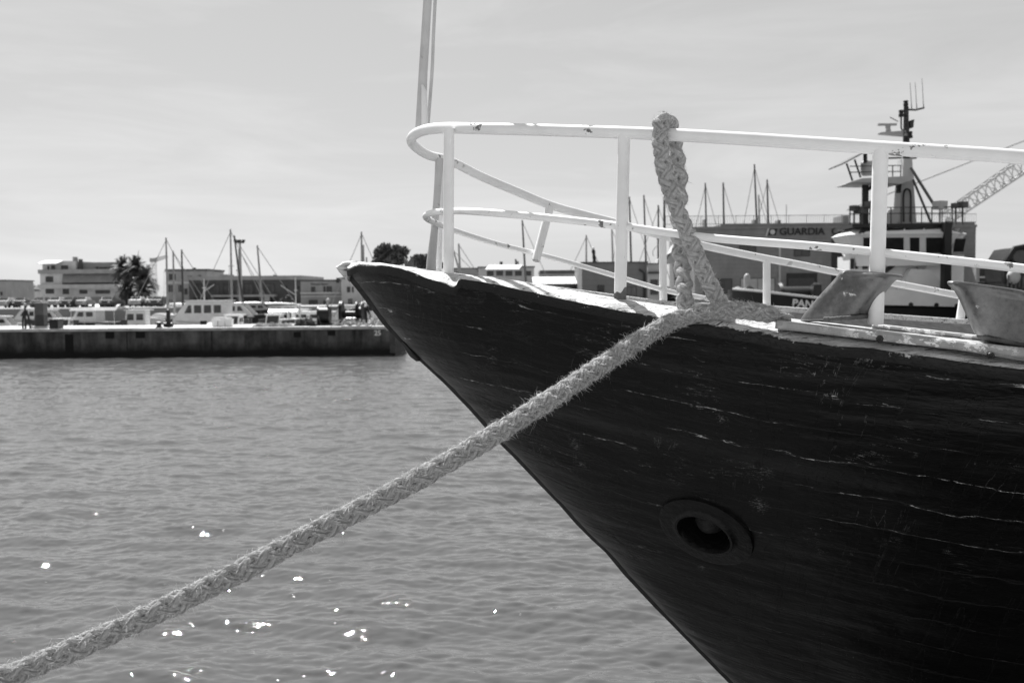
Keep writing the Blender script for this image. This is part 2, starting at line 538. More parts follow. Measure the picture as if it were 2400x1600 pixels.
LEN = 13.5
ship = thing('fishing_vessel', "black wooden ship's bow with peeling paint, worn white cap rail and white pipe railing", 'ship', (TIP + 2.5, YC, 0.0))

def wave1(a, b):
    return np.sin(a * 7.1 + 1.3) * np.sin(b * 5.3 + 0.4) + 0.5 * np.sin(a * 17 + b * 11) * np.sin(b * 13 - a * 5)

def hull_side(side, NX, NH, zfun, ztop_edge):
    hs = np.linspace(0, 1, NH) ** 1.15 * 3.35
    V = np.zeros((NH, NX, 3)); UV = np.zeros((NH, NX, 2))
    s = np.linspace(0, 1, NX)
    xs = np.linspace(TIP, TIP + 6.5, 1300)
    zst = np.interp(xs, SX, SZ)
    for j, h in enumerate(hs):
        f = zst - (zfun(xs - TIP) - h)
        neg = np.where(f <= 0)[0]
        xk = xs[neg[0]] if len(neg) else xs[-1]
        if h < 1e-6: xk = TIP
        xk += 0.035
        x = xk + (TIP + LEN - xk) * s ** 1.7
        c = 1.0 - 0.13 * h
        du = x - xk
        v = 0.045 + c * du ** 0.62
        cap_b = (3.15 - 0.10 * h) * np.minimum(1, 1.0 - np.clip((x - TIP - 9.5) / 4.0, 0, 1) ** 2 * 0.5)
        v = np.minimum(v, cap_b)
        # rubbing strake half a metre down and slightly uneven planks
        k = np.clip(du / 0.7, 0, 1)
        v = v - 0.045 * k * (1 / (1 + np.exp(-(h - 0.535) / 0.012)))
        v = v + 0.006 * k * wave1(x * 0.8, h * 3.0)
        V[j, :, 0] = x
        V[j, :, 1] = YC - side * v
        V[j, :, 2] = (zfun(x - TIP) if j else ztop_edge(x - TIP)) - h
        UV[j, :, 0] = x; UV[j, :, 1] = h
    return V, UV

V, UV = hull_side(1, 520, 190, z_plank, lambda u: np.minimum(z_out(u), z_plank(u) + 0.02))
# where the hawse pipe opens
HAWSE = None; best = 1e9
for j in range(20, 150):
    for i in range(20, 300):
        p = V[j, i]
        q = proj(p)
        dd = (q[0] - 1655) ** 2 + (q[1] - 1242) ** 2
        if dd < best: best, HAWSE, HJ = dd, Vector(p), (j, i)
e1 = Vector(V[HJ[0], HJ[1] + 6] - V[HJ[0], HJ[1] - 6]).normalized()
e2 = Vector(V[HJ[0] + 6, HJ[1]] - V[HJ[0] - 6, HJ[1]]).normalized()
HN = e1.cross(e2).normalized()
if HN.y > 0: HN = -HN
Vf = V.reshape(-1, 3)
Q = grid_quads(190, 520, flip=True)
ctr = Vf[Q].mean(1)
dist = np.linalg.norm(ctr - np.array(HAWSE), axis=1)
Q = Q[dist > 0.145]
Vr, UVr = hull_side(-1, 150, 40, lambda u: z_far(u) - 0.05, lambda u: z_far(u) - 0.05)
Qr = grid_quads(40, 150, off=len(Vf))
# transom
n0 = len(Vf) + len(Vr.reshape(-1, 3))
tr = np.concatenate([V[::5, -1], Vr[::1, -1][: len(V[::5, -1])]])
nt = len(V[::5, -1])
Qt = np.array([(n0 + i, n0 + i + 1, n0 + nt + i + 1, n0 + nt + i) for i in range(min(nt, len(tr) - nt) - 1)])
def on_hull(px, py):
    q = Vf[np.argmin([(proj(p_)[0] - px) ** 2 + (proj(p_)[1] - py) ** 2 for p_ in Vf[::3]]) * 3]
    return tuple(q)
M_hull = make_hull([(on_hull(1343, 1046), 0.07), (on_hull(1366, 1092), 0.04), (on_hull(1782, 1180), 0.075), (on_hull(1800, 1106), 0.05), (on_hull(1700, 985), 0.05), (on_hull(1640, 1325), 0.04), (on_hull(985, 704), 0.025)])
hull = np_mesh('hull', np.concatenate([Vf, Vr.reshape(-1, 3), tr]), np.concatenate([Q, Qr, Qt]), M_hull, ship,
               np.concatenate([UV.reshape(-1, 2), UVr.reshape(-1, 2), np.zeros((len(tr), 2))]))

# stem post: a timber a hand wide along the cutwater
m = MB()
rings = []
sp_ = [Vector((x, YC, z)) for x, z in zip(SX, SZ)]
sp_[0] = at(806, 640, YC); sp_.insert(1, at(822, 660, YC))
for i, p in enumerate(sp_):
    t_ = (sp_[min(i + 1, len(sp_) - 1)] - sp_[max(i - 1, 0)]).normalized()
    nrm = Vector((-t_.z, 0, t_.x)) * -1.0
    if nrm.x < 0: nrm = -nrm                       # points aft / into the hull
    a = p
    b = p + nrm * (0.02, 0.035, 0.05)[min(i, 2)]
    c = p + nrm * (0.03, 0.06, 0.12, 0.16)[min(i, 3)]
    rings.append([a + Vector((0, -0.012, 0)), b + Vector((0, -0.058, 0)), c + Vector((0, -0.075, 0)), c + Vector((0, 0.075, 0)), b + Vector((0, 0.058, 0)), a + Vector((0, 0.012, 0))])
m.loft(rings)
stem_post = m.build('stem_post', plain('worn_black_timber', 0.022, 0.5, 0.6, 9, 0.3, 0, 0.6, 24, (1, 4, 4)), ship, smooth=35)

# worn stem head standing proud of the planking
m = MB(); hp = [(791, 624), (799, 619), (806, 614.5), (822, 612), (838, 613), (842, 624), (832, 634), (826, 646), (821, 660), (812, 652), (800, 637)]
rg = random.Random(8); rings = []
for dy, k in ((-0.082, 0.80), (-0.066, 0.97), (0.0, 1.0), (0.066, 0.97), (0.082, 0.80)):
    ring = []
    for px, py in hp:
        q = at(818 + (px - 818) * k, 632 + (py - 632) * k, YC); ring.append(Vector((q.x + rg.uniform(-.004, .004), YC + dy + rg.uniform(-.006, .006), q.z + rg.uniform(-.004, .004))))
    rings.append(ring)
m.loft(rings); m.build('stem_head', M_cap, ship, smooth=25)

# cap rail, near and far: adzed and weathered, so nothing is quite straight
def _soft(n, w, amp, seed):
    q = np.random.default_rng(seed).normal(size=n + w); q = np.convolve(q, np.hanning(w) / np.hanning(w).sum(), 'valid')[:n]; return q / q.std() * amp
ROUGH = _soft(1200, 9, 0.0022, 1); ROUGH2 = [_soft(1200, 40, 0.0028, 5 + k) for k in range(4)]
def cap(side, ztop, zedge, u_end, N, drop=0.0):
    u = 0.09 + np.linspace(0, 1, N) ** 1.25 * (u_end - 0.09)
    prof = [(-0.235, 'T', -0.14, -0.35), (-0.235, 'T', -0.01, -0.06), (-0.225, 'T', 0.0, 0.0), (-0.19, 'T', 0.0, 0.12), (-0.155, 'T', -0.001, 0.24), (-0.13, 'M', 0.06, 0.36), (-0.105, 'M', 0.2, 0.46), (-0.08, 'M', 0.37, 0.56),
            (-0.055, 'M', 0.55, 0.66), (-0.03, 'M', 0.73, 0.76), (-0.012, 'M', 0.88, 0.84), (0.002, 'M', 0.98, 0.9), (0.006, 'E', 0.0, 0.95), (0.005, 'E', -0.012, 1.0), (-0.01, 'E', -0.04, 1.1)]
    V = np.zeros((len(prof), N, 3)); UV = np.zeros((len(prof), N, 2))
    zt, ze = ztop(u), zedge(u)
    ze = np.minimum(ze, zt - 0.006)
    x = TIP + u
    for j, (dv, k, a, vv) in enumerate(prof):
        v = np.maximum(gb(u) + dv, 0.0 if dv < -0.1 else 0.012)
        rough = ROUGH[(np.arange(N) + j * 3) % len(ROUGH)] * 0.6 + ROUGH2[j % 4][:N]
        if k == 'T': z = zt + a * np.clip((u - 0.25) / 0.8, 0.02, 1)
        elif k == 'M': z = zt * (1 - a) + ze * a + rough
        else: z = ze + a
        V[j, :, 0], V[j, :, 1], V[j, :, 2] = x, YC - side * (v + (rough * 0.8 if k != 'T' else 0)), z
        UV[j, :, 0], UV[j, :, 1] = x, vv
    return V.reshape(-1, 3), UV.reshape(-1, 2), grid_quads(len(prof), N, flip=(side < 0))
Vc, UVc, Qc = cap(1, z_top, z_out, LEN, 900)
np_mesh('cap_rail', Vc, Qc, M_cap, ship, UVc)
Vc, UVc, Qc = cap(-1, lambda u: z_far(u), lambda u: z_far(u) - 0.05, LEN, 300)
np_mesh('cap_rail', Vc, Qc, M_cap, ship, UVc)

# deck and inner bulwarks
u = np.linspace(1.15, LEN, 60)
bn = np.maximum(gb(u) - 0.22, 0.02)
bl = np.minimum(0.9 * np.maximum(u - 0.75, 0.0) ** 0.62, 3.0) - 0.14      # inside the planking at deck height
bl = np.clip(bl, 0.03, None); bn = np.maximum(bn, bl)
rows = [np.stack([TIP + u, YC - bn, z_top(u) - 0.02], 1), np.stack([TIP + u, YC - bl, z_top(u) - 0.60], 1),
        np.stack([TIP + u, YC + bl, z_far(u) - 0.62], 1), np.stack([TIP + u, YC + bn, z_far(u) - 0.02], 1)]
np_mesh('deck', np.concatenate(rows), grid_quads(4, 60), M_deckwood, ship, smooth=False)

# hawse pipe: flange ring, throat and the anchor shank end inside
zax = HN
xax = e1
yax = zax.cross(xax)
HM = Matrix((xax, yax, zax)).transposed()
ring_prof = [(0.155, 0.012), (0.16, 0.026), (0.175, 0.034), (0.198, 0.03), (0.208, 0.016), (0.214, -0.02)]
m = MB()
n = 56; rings = []
for r_, z_ in [(0.112, -0.30), (0.118, -0.06), (0.122, 0.012), (0.130, 0.030), (0.140, 0.030), (0.150, 0.018), (0.168, 0.014), (0.215, 0.016), (0.228, 0.012), (0.234, -0.04)]:
    rings.append([HAWSE + HM @ Vector((r_ * math.cos(2 * math.pi * k / n) * 1.0, r_ * math.sin(2 * math.pi * k / n) * 0.88, z_)) for k in range(n)])
m.loft(rings, cap=False)
M_hawse = plain('black_hawse_iron', 0.005, 0.36, 0.5, 12, 0.24, 0, 0.4, 30)
hawse = m.build('hawse_pipe', M_hawse, ship, smooth=50)
m = MB()
coff = -upv * 0.13 - rgt * 0.08; coff = coff - HN * coff.dot(HN)
m.lathe([(0.001, -0.31), (0.13, -0.30), (0.118, -0.24), (0.095, -0.15), (0.06, -0.085), (0.02, -0.06), (0.001, -0.056)], HAWSE + coff - HN * 0.01, 32, HM)
m.build('anchor_crown', plain('anchor_iron', 0.03, 0.6, 0.5, 20, 0.3, 0, 0.5, 60), hawse, smooth=50)

# ------------------------------------------------------------------ pipe railing
def smooth_path(pts, step=0.03):
    pts = [Vector(p) for p in pts]
    out = []
    P = [pts[0] * 2 - pts[1]] + pts + [pts[-1] * 2 - pts[-2]]
    for i in range(1, len(P) - 2):
        p0, p1, p2, p3 = P[i - 1], P[i], P[i + 1], P[i + 2]
        k = max(2, int((p2 - p1).length / step))
        # centripetal parametrisation keeps uneven spacing from overshooting
        t0 = 0.0; t1 = t0 + max((p1 - p0).length, 1e-6) ** 0.5; t2 = t1 + max((p2 - p1).length, 1e-6) ** 0.5; t3 = t2 + max((p3 - p2).length, 1e-6) ** 0.5
        for j in range(k):
            t = t1 + (t2 - t1) * j / k
            A1 = p0 * ((t1 - t) / (t1 - t0)) + p1 * ((t - t0) / (t1 - t0))
            A2 = p1 * ((t2 - t) / (t2 - t1)) + p2 * ((t - t1) / (t2 - t1))
            A3 = p2 * ((t3 - t) / (t3 - t2)) + p3 * ((t - t2) / (t3 - t2))
            B1 = A1 * ((t2 - t) / (t2 - t0)) + A2 * ((t - t0) / (t2 - t0))
            B2 = A2 * ((t3 - t) / (t3 - t1)) + A3 * ((t - t1) / (t3 - t1))
            out.append(B1 * ((t2 - t) / (t2 - t1)) + B2 * ((t - t1) / (t2 - t1)))
    out.append(pts[-1])
    return out

def nearY(px, py): return solve_u(px, py, 1, 0.17)[1]
def farY(px, py): return solve_u(px, py, -1, 0.17)[1]
NEAR = [(3300, 474), (2900, 425), (2600, 391), (2400, 369), (2123, 350.4), (1900, 335.7), (1700, 323), (1500, 312.5), (1257, 304.6), (1119, 301.5)]
TIPS = [(1034, 300.5, 4.86), (989, 307, 5.08), (967, 320, 5.24), (965, 334, 5.4), (985, 353, 5.58), (1008, 365, 5.72), (1034, 371, 5.86)]
FARR = [(1065, 382), (1123, 411), (1212, 449), (1288, 480), (1369, 503), (1436, 520), (1540, 549), (1648, 575.6), (1790, 605), (1856, 617), (1957, 637), (2095, 663.7), (2246, 692)]
path = [at(px, py, nearY(px, py)) for px, py in NEAR] + [at(*t3) for t3 in TIPS] + [at(px, py, farY(px, py)) for px, py in FARR]
MB().tube(smooth_path(path), 0.0262, 20).build('top_rail', M_white, ship, smooth=60)

NM = [(3300, 762), (2900, 697), (2600, 656), (2400, 629.5), (1950, 580.5), (1650, 556), (1452, 529.5), (1300, 512), (1127, 497)]
TM = [(1064, 494.5, 4.84), (1025, 497, 5.02), (1001, 503, 5.2), (999, 511, 5.4), (1024, 524, 5.66)]
FM = [(1063, 539), (1160, 570), (1290, 603), (1420, 640), (1566, 682), (1660, 700), (1760, 722)]
path = [at(px, py, nearY(px, py)) for px, py in NM] + [at(*t3) for t3 in TM] + [at(px, py, farY(px, py)) for px, py in FM]
MB().tube(smooth_path(path), 0.0165, 16).build('mid_rail', M_white, ship, smooth=60)

def post(ax, ay, bx, by, side, width, foot=True, Yk=None):
    Y = (nearY if side > 0 else farY)(ax, ay) if Yk is None else Yk
    a = at(ax, ay, Y); b = at(bx, by, Y)
    r_ = width / F * Y / 2
    o = MB().tube([b, a], [r_, r_ * 0.98], 20).build('stanchion', M_post, ship, smooth=60)
    return a, b, r_, o
post(1052, 301, 1051, 644, 1, 25)
a, b, r_, o = post(1463, 312, 1453, 706, 1, 29)
# bare rusty foot where the paint has come off
def foot(a, b, r_, o, f0, f1, name='rust_patch'):
    d = a - b
    rings = []
    N = 24
    for i in range(7):
        ring = []
        for k in range(N):
            ang = 2 * math.pi * k / N
            top = f1 * (0.72 + 0.28 * math.sin(ang * 1 + 0.7) + 0.07 * math.sin(5 * ang))
            ring.append(b + d * (f0 + (top - f0) * i / 6) + Vector((math.cos(ang), math.sin(ang), 0)) * (r_ * 1.025))
        rings.append(ring)
    MB().loft(rings, cap=False).build(name, M_rust, o, smooth=60)
foot(a, b, r_, o, -0.01, 0.115)
a, b, r_, o = post(2064, 347, 2052, 760, 1, 36)
post(2800, 413, 2770, 905, 1, 40); post(3290, 472, 3255, 1000, 1, 43)
post(1797, 607, 1797, 720, -1, 17.5)
a, b, r_, o = post(1553, 553, 1555, 722, -1, 18)
post(2258, 696, 2249, 757, -1, 19)
post(1033, 372, 1026, 640, -1, 18, Yk=5.86)
# the cut-off stanchion that hangs from the far rail: open pipe end
Yc_ = farY(1288, 480)
a, b = at(1289, 484, Yc_), at(1256, 611, Yc_ - 0.12)
rr = 0.0262
d = (b - a).normalized()
m = MB(); n = 22
s1 = d.cross(Vector((0, 1, 0))).normalized(); s2 = d.cross(s1)
rings = [[p + (s1 * math.cos(2 * math.pi * k / n) + s2 * math.sin(2 * math.pi * k / n)) * r0 for k in range(n)] for p, r0 in ((a, rr), (b, rr), (b, rr * 0.86), (b - d * 0.12, rr * 0.86))]
m.loft(rings, cap=False)
cut = m.build('stanchion', M_white, ship, smooth=40); cut['label'] = 'sawn off stanchion hanging with an open lower end'
cp = b - d * 0.1
m = MB(); m.tube([cp, cp - d * 0.01], rr * 0.86, 16); m.build('pipe_bore', plain('pipe_inside_black', 0.006, 0.9), cut)

# flagstaff at the very bow, with a thinner pipe beside it
pts = [at(1012, 640, 5.62), at(1012, 500, 5.56), at(1008, 380, 5.50), at(986, 300, 5.45), at(991, 180, 5.45), at(1002, 0, 5.45), at(1034, -520, 5.45)]
rad = [0.030, 0.030, 0.028, 0.030, 0.0245, 0.0235, 0.023]
MB().tube(pts[3:], rad[3:], 18).build('flagstaff', M_staff, ship, smooth=60)
MB().tube([at(996, 305, 5.36), at(994, 215, 5.40), at(990, 200, 5.42)], [0.018, 0.015, 0.006], 12).build('staff_lit_strip', M_white, ship, smooth=60)  # white sliver added as the sunlit strip low on the staff
MB().tube(smooth_path([at(1003, 292, 5.50), at(1008, 230, 5.5), at(1013, 160, 5.5), at(1016, 80, 5.5), at(1020, 0, 5.5), at(1036, -260, 5.48), at(1038, -500, 5.45)]), 0.0095, 10).build('staff_brace', M_staff, ship, smooth=60)
MB().tube([at(1030, 372, 5.78), at(1025, 450, 5.76), at(1018, 540, 5.74), at(1011, 610, 5.72), at(1010, 640, 5.72)], [0.024, 0.021, 0.021, 0.027, 0.03], 14).build('jackstaff_socket', M_staff, ship, smooth=60)
# bent V of sheet metal on the bow cap
Yv = 4.98
V1 = [at(946, 602, Yv), at(955, 615, Yv), at(966, 602.5, Yv - 0.02), at(967, 625, Yv - 0.02), at(949, 624, Yv)]
m = MB()
for off in (0.0,):
    f_ = [p for p in V1]; b_ = [p + Vector((0.004, 0.03, 0.004)) for p in V1]
    m.add(f_ + b_, [(4, 3, 2, 1, 0), (5, 6, 7, 8, 9)] + [(i, (i + 1) % 5, (i + 1) % 5 + 5, i + 5) for i in range(5)])
m.build('metal_bracket', M_rust, ship)
# torn wood at the foot of the stem head
m = MB(); p = at(966, 832, YC - 0.03)
m.loft([[p + Vector((math.cos(a) * r1 + ox, math.sin(a) * r1 * 0.7, oz + 0.3 * r1 * math.sin(3 * a))) for a in [2 * math.pi * k / 8 for k in range(8)]] for ox, oz, r1 in ((-0.05, 0.07, 0.012), (-0.015, 0.03, 0.022), (0.012, -0.005, 0.026), (0.03, -0.03, 0.012))])
m.build('stem_fitting', M_dark, ship, smooth=60)

# ------------------------------------------------------------------ fairlead on the gunwale
def edgeY(px): return solve_u(px, 800, 1, 0.0)[1]
pa, pb = at(1826, 757, edgeY(1826) + 0.10), at(2640, 850, edgeY(2640) + 0.10)
ax_x = (pb - pa).normalized()
ax_y = Vector((0, 0, 1)).cross(ax_x).normalized()          # inboard
ax_z = ax_x.cross(ax_y).normalized()
if ax_y.y < 0: ax_y = -ax_y
def fl(a, b, c): return pa + ax_x * a + ax_y * b + ax_z * c
def flpx(px, py, inboard):
    """point in the vertical plane of the plate (shifted inboard) seen at px, py"""
    r_ = ray(px, py)
    o = pa + ax_y * inboard
    nn = ax_y
    t = (o - CAM).dot(nn) / r_.dot(nn)
    return CAM + r_ * t
PL = (pb - pa).length
m = MB()
def bar(m, x0, x1, y0, y1, z0, z1, bev=0.006):
    rings = []
    for x in (x0, x0 + bev, x1 - bev, x1):
        e = bev if x in (x0, x1) else 0.0
        rings.append([fl(x, y0 + e + bev, z0), fl(x, y0 + e, z0 + bev), fl(x, y0 + e, z1 - bev), fl(x, y0 + e + bev, z1 - e), fl(x, y1 - e - bev, z1 - e), fl(x, y1 - e, z1 - bev), fl(x, y1 - e, z0 + bev), fl(x, y1 - e - bev, z0)])
    m.loft(rings)
bar(m, 0.0, PL, -0.10, 0.22, -0.018, 0.014)
bar(m, 0.33, PL - 0.2, 0.10, 0.20, 0.0145, 0.032)
fair = m.build('fairlead', M_plate, ship, smooth=30)

def horn(lefts, rights, lip, lean, thick=0.075, mid=0.055):
    """lefts/rights: edge pixels from the foot up; lip: pixels of the flared top"""
    m = MB(); rings = []
    K = 14
    def ring(L, Rr, th, bow):
        pts = []
        for k in range(K + 1):                       # outboard face, left to right
            t = k / K
            p = L.lerp(Rr, t)
            o = -th * (math.sin(math.pi * min(max(t, 0), 1)) ** 0.45) + bow * math.sin(2 * math.pi * t) * lean
            pts.append(p + ax_y * o)
        for k in range(1, K):                        # inboard face, right to left
            t = 1 - k / K
            p = L.lerp(Rr, t)
            pts.append(p + ax_y * (th * math.sin(math.pi * t) ** 0.45))
        return pts
    n = len(lefts)
    for i in range(n):
        L, Rr = flpx(*lefts[i], mid), flpx(*rights[i], mid)
        rings.append(ring(L, Rr, thick * (1.25 if i == 0 else 1.0), 0.016))
    for (l, r2, th) in lip:
        rings.append(ring(flpx(*l, mid), flpx(*r2, mid), th, 0.004))
    m.loft(rings)
    o = m.build('horn', M_galv, fair, smooth=48)
    md = o.modifiers.new('soft', 'SUBSURF'); md.levels = md.render_levels = 1
    # weld bead round the foot
    return rings[0]
r0 = horn([(1866, 757), (1872, 748), (1895, 716), (1930, 678), (1958, 648)], [(2033, 748), (2041, 735), (2064, 704), (2090, 672), (2102, 656)],
     [((1962, 641), (2112, 655), 0.082), ((1968, 636), (2122, 652), 0.088), ((1974, 633), (2122, 646), 0.08), ((1985, 631), (2112, 643), 0.05)], 1.0)
def bead(r0, k0, k1):
    pts = [r0[k] + ax_z * 0.012 - ax_y * 0.01 for k in range(k0, k1)]
    m = MB()
    fine = smooth_path(pts, 0.006)
    m.tube(fine, [0.008 + 0.0010 * math.sin(i * 2.7) + 0.0006 * math.sin(i * 0.9) for i in range(len(fine))], 8)
    m.build('weld_bead', M_rust, fair, smooth=70)
bead(r0, 6, 15)
r1 = horn([(2292, 795), (2278, 783), (2262, 745), (2245, 705), (2232, 678)], [(2520, 835), (2514, 822), (2490, 780), (2462, 735), (2440, 708)],
     [((2216, 668), (2428, 700), 0.082), ((2214, 661), (2420, 690), 0.088), ((2218, 657), (2408, 682), 0.08), ((2232, 656), (2390, 678), 0.05)], -1.0)
bead(r1, 0, 14)
# bolt heads in the worn wood under the plate
for px, py in ((2062, 794), (2322, 833)):
    p = at(px, py, edgeY(px) + 0.008)
    m = MB(); Mx = Matrix((ax_x, ax_z, -ax_y)).transposed()
    m.lathe([(0.013, -0.02), (0.013, 0.0), (0.010, 0.006), (0.006, 0.008), (0.005, 0.002), (0.001, 0.001)], p, 14, Mx)
    m.build('bolt', M_dark, ship, smooth=40)

# ------------------------------------------------------------------ ropes
M_rope = make_rope('frayed_rope', 0.24, 0.52)
M_loop = make_rope('plaited_rope', 0.30, 0.56)
M_fib = plain('rope_fibres', 0.62, 0.95, 0.25, 20, 0.1)

def braid(name, path, Rr, pitch, m_, root, fuzz, flen, fr_w, seed, taper=0.0, nd=4):
    r0_, rh_, ta_, tb_ = (0.64, 0.13, 0.34, 0.40) if nd == 4 else (0.50, 0.15, 0.43, 0.53)
    rng = np.random.default_rng(seed)
    fine = smooth_path(path, 0.0045)
    P = np.array([list(p) for p in fine])
    N = len(P)
    T = np.gradient(P, axis=0); T /= np.linalg.norm(T, axis=1)[:, None]
    U = np.zeros_like(P)
    u0 = np.cross(T[0], [0.1, 0.2, 1.0]); u0 /= np.linalg.norm(u0); U[0] = u0
    for i in range(1, N):
        u_ = U[i - 1] - T[i] * np.dot(U[i - 1], T[i]); U[i] = u_ / np.linalg.norm(u_)
    W = np.cross(T, U)
    s = np.concatenate([[0], np.cumsum(np.linalg.norm(np.diff(P, axis=0), axis=1))])
    sc = np.ones(N)
    if taper: sc = np.minimum(1, 0.45 + (s[-1] - s) / taper)
    sc = sc * (1 + 0.04 * np.sin(s * 23) + 0.03 * np.sin(s * 61 + 1))
    Vs, Qs, UVs, Ns = [], [], [], []
    off = 0; K = 14
    for g in (1, -1):
        for k in range(nd):
            th = g * 2 * math.pi * s / pitch + k * 2 * math.pi / nd + 0.12 * np.sin(s * 17 + k + g)
            r_ = Rr * (r0_ + rh_ * g * np.cos(nd * th)) * sc
            er = np.cos(th)[:, None] * U + np.sin(th)[:, None] * W
            C = P + er * r_[:, None]
            D = np.gradient(C, axis=0); D /= np.linalg.norm(D, axis=1)[:, None]
            side = np.cross(D, er); side /= np.linalg.norm(side, axis=1)[:, None]
            nor = np.cross(side, D)
            for a_i in range(K):
                a = 2 * math.pi * a_i / K
                off_ = nor * (math.cos(a) * Rr * ta_) * sc[:, None] + side * (math.sin(a) * Rr * tb_) * sc[:, None]
                Vs.append(C + off_); Ns.append(off_ / np.linalg.norm(off_, axis=1)[:, None])
                UVs.append(np.stack([s / Rr, np.full(N, a_i / K)], 1))
            i, j = np.meshgrid(np.arange(N - 1), np.arange(K), indexing='ij')
            j2 = (j + 1) % K
            q = np.stack([off + j * N + i, off + j * N + i + 1, off + j2 * N + i + 1, off + j2 * N + i], -1).reshape(-1, 4)
            Qs.append(q); off += K * N
    V = np.concatenate(Vs); NV = np.concatenate(Ns)
    o = np_mesh(name, V, np.concatenate(Qs), m_, root, np.concatenate(UVs))
    # frayed yarn ends standing off the strands
    axis_pt = np.tile(P, (2 * nd * K, 1)); rad_dir = V - axis_pt
    outer = np.where(np.einsum('ij,ij->i', rad_dir, NV) > Rr * 0.45)[0]
    pick = rng.choice(outer, fuzz)
    tang = np.tile(T, (2 * nd * K, 1))[pick]
    # ends come off in tufts
    clump = rng.normal(size=(fuzz, 3))
    base = V[pick] + clump * Rr * 0.04
    dirn = NV[pick] * 0.55 + rng.normal(size=(fuzz, 3)) * 0.55 + tang * (rng.normal(size=(fuzz, 1)) * 0.9)
    dirn /= np.linalg.norm(dirn, axis=1)[:, None]
    L = flen * rng.gamma(2.2, 0.45, size=(fuzz, 1))
    curl = rng.normal(size=(fuzz, 3)) * 0.9 + np.array([0, 0, -0.15])
    wv = np.cross(dirn, rng.normal(size=(fuzz, 3))); wv /= np.linalg.norm(wv, axis=1)[:, None]
    w = fr_w * rng.uniform(0.7, 1.4, size=(fuzz, 1))
    p0 = base - NV[pick] * Rr * 0.05; p1 = base + dirn * L * 0.55; p2 = base + dirn * L + curl * L * 0.4
    FV = np.stack([p0 - wv * w, p0 + wv * w, p1 + wv * w * 0.8, p1 - wv * w * 0.8, p2 + wv * w * 0.3, p2 - wv * w * 0.3], 1).reshape(-1, 3)
    b = np.arange(fuzz)[:, None] * 6
    FQ = np.concatenate([b + np.array([[0, 1, 2, 3]]), b + np.array([[3, 2, 4, 5]])])
    f = np_mesh('frayed_fibres', FV, FQ, M_fib, o if root is None else root, smooth=False)
    f['kind'] = 'stuff'
    return o

rope_pts = [Vector((-3.2, 1.1, 1.45)), Vector((-2.45, 2.2, 1.50)), at(-330, 1730, 2.72), at(-120, 1645, 2.80), at(0, 1593, 2.85), at(250, 1487, 2.9), at(500, 1370, 2.95), at(700, 1266, 3.0), at(955, 1135, 3.1), at(1134, 1033, 3.22),
            at(1300, 928, 3.42), at(1430, 843, 3.66), at(1512, 789, 3.80), at(1576, 753, 3.885), at(1653, 732, 3.895), at(1730, 727, 3.845), at(1806, 737, 3.80), at(1852, 748, 3.80)]
mooring = braid('mooring_rope', rope_pts, 0.0325, 0.28, M_rope, None, 70000, 0.0082, 0.00056, 5, taper=0.16)
tag(mooring, 'thick frayed mooring rope stretched from the gunwale down across the water', 'rope')

YR = lambda px: nearY(px, 315)
yr = YR(1553)
loop_pts = [at(1694, 733, 3.985), at(1688, 712, 3.985), at(1671, 680, 4.0), at(1647, 630, 4.035), at(1625, 579, yr - 0.058), at(1601, 523, yr - 0.062), at(1576, 462, yr - 0.062), at(1558, 400, yr - 0.060), at(1549, 345, yr - 0.060),
            at(1547, 306, yr - 0.052), at(1551, 285, yr - 0.02), at(1558, 281, yr + 0.015), at(1570, 296, yr + 0.054), at(1582, 340, yr + 0.062), at(1590, 400, yr + 0.064), at(1592, 455, yr + 0.066), at(1590, 510, yr + 0.066),
            at(1592, 561, yr + 0.062), at(1597, 605, yr + 0.04), at(1603, 660, yr - 0.03), at(1606, 715, yr - 0.075), at(1608, 745, yr - 0.08)]
loop = braid('hanging_rope_loop', loop_pts, 0.0350, 0.155, M_loop, None, 14000, 0.0060, 0.0006, 9, nd=2)
tag(loop, 'pale plaited rope looped over the white top rail', 'rope')
# ------------------------------------------------------------------ water
def make_water():
    t = NT('harbour_water')
    v = t.coord('Object', (1.0, 1.0, 1.0))
    t.base(0.085)
    t.setv(0.02, 0.5, 0.0, 1.33)
    w = t.coord('Object', (2.2, 5.0, 1.0))
    n1 = t.noise(w, 1.5, 4, 0.55, 0.6)
    n2 = t.noise(t.coord('Object', (5.0, 11.0, 1.0)), 1.3, 3, 0.5)
    sp = t.n.new('ShaderNodeSeparateXYZ'); t.ln(t.coord('Object'), sp.inputs[0])
    ruffle = t.rng(sp.outputs[1], 10.0, 34.0, 0.12, 0.9, True)       # the breeze ruffles the open middle of the basin
    t.bump(t.math('MULTIPLY', t.math('ADD', n1, t.math('MULTIPLY', n2, 0.45)), ruffle), 0.5, 0.06)
    return t.m
M_water = make_water()
NR, NC = 1000, 880
Yr_ = np.linspace(6.0 ** -0.3, 57.0 ** -0.3, NR) ** (-1 / 0.3)
tcol = np.linspace(-0.78, 0.62, NC)
YY = np.repeat(Yr_[:, None], NC, 1)
XX = tcol[None, :] * (YY + 1.2)
ZZ = np.zeros_like(YY)
dY = np.abs(np.gradient(Yr_))[:, None]
dX = (1.40 / NC * (Yr_ + 1.2))[:, None]
rw = np.random.default_rng(3)
NW = 150
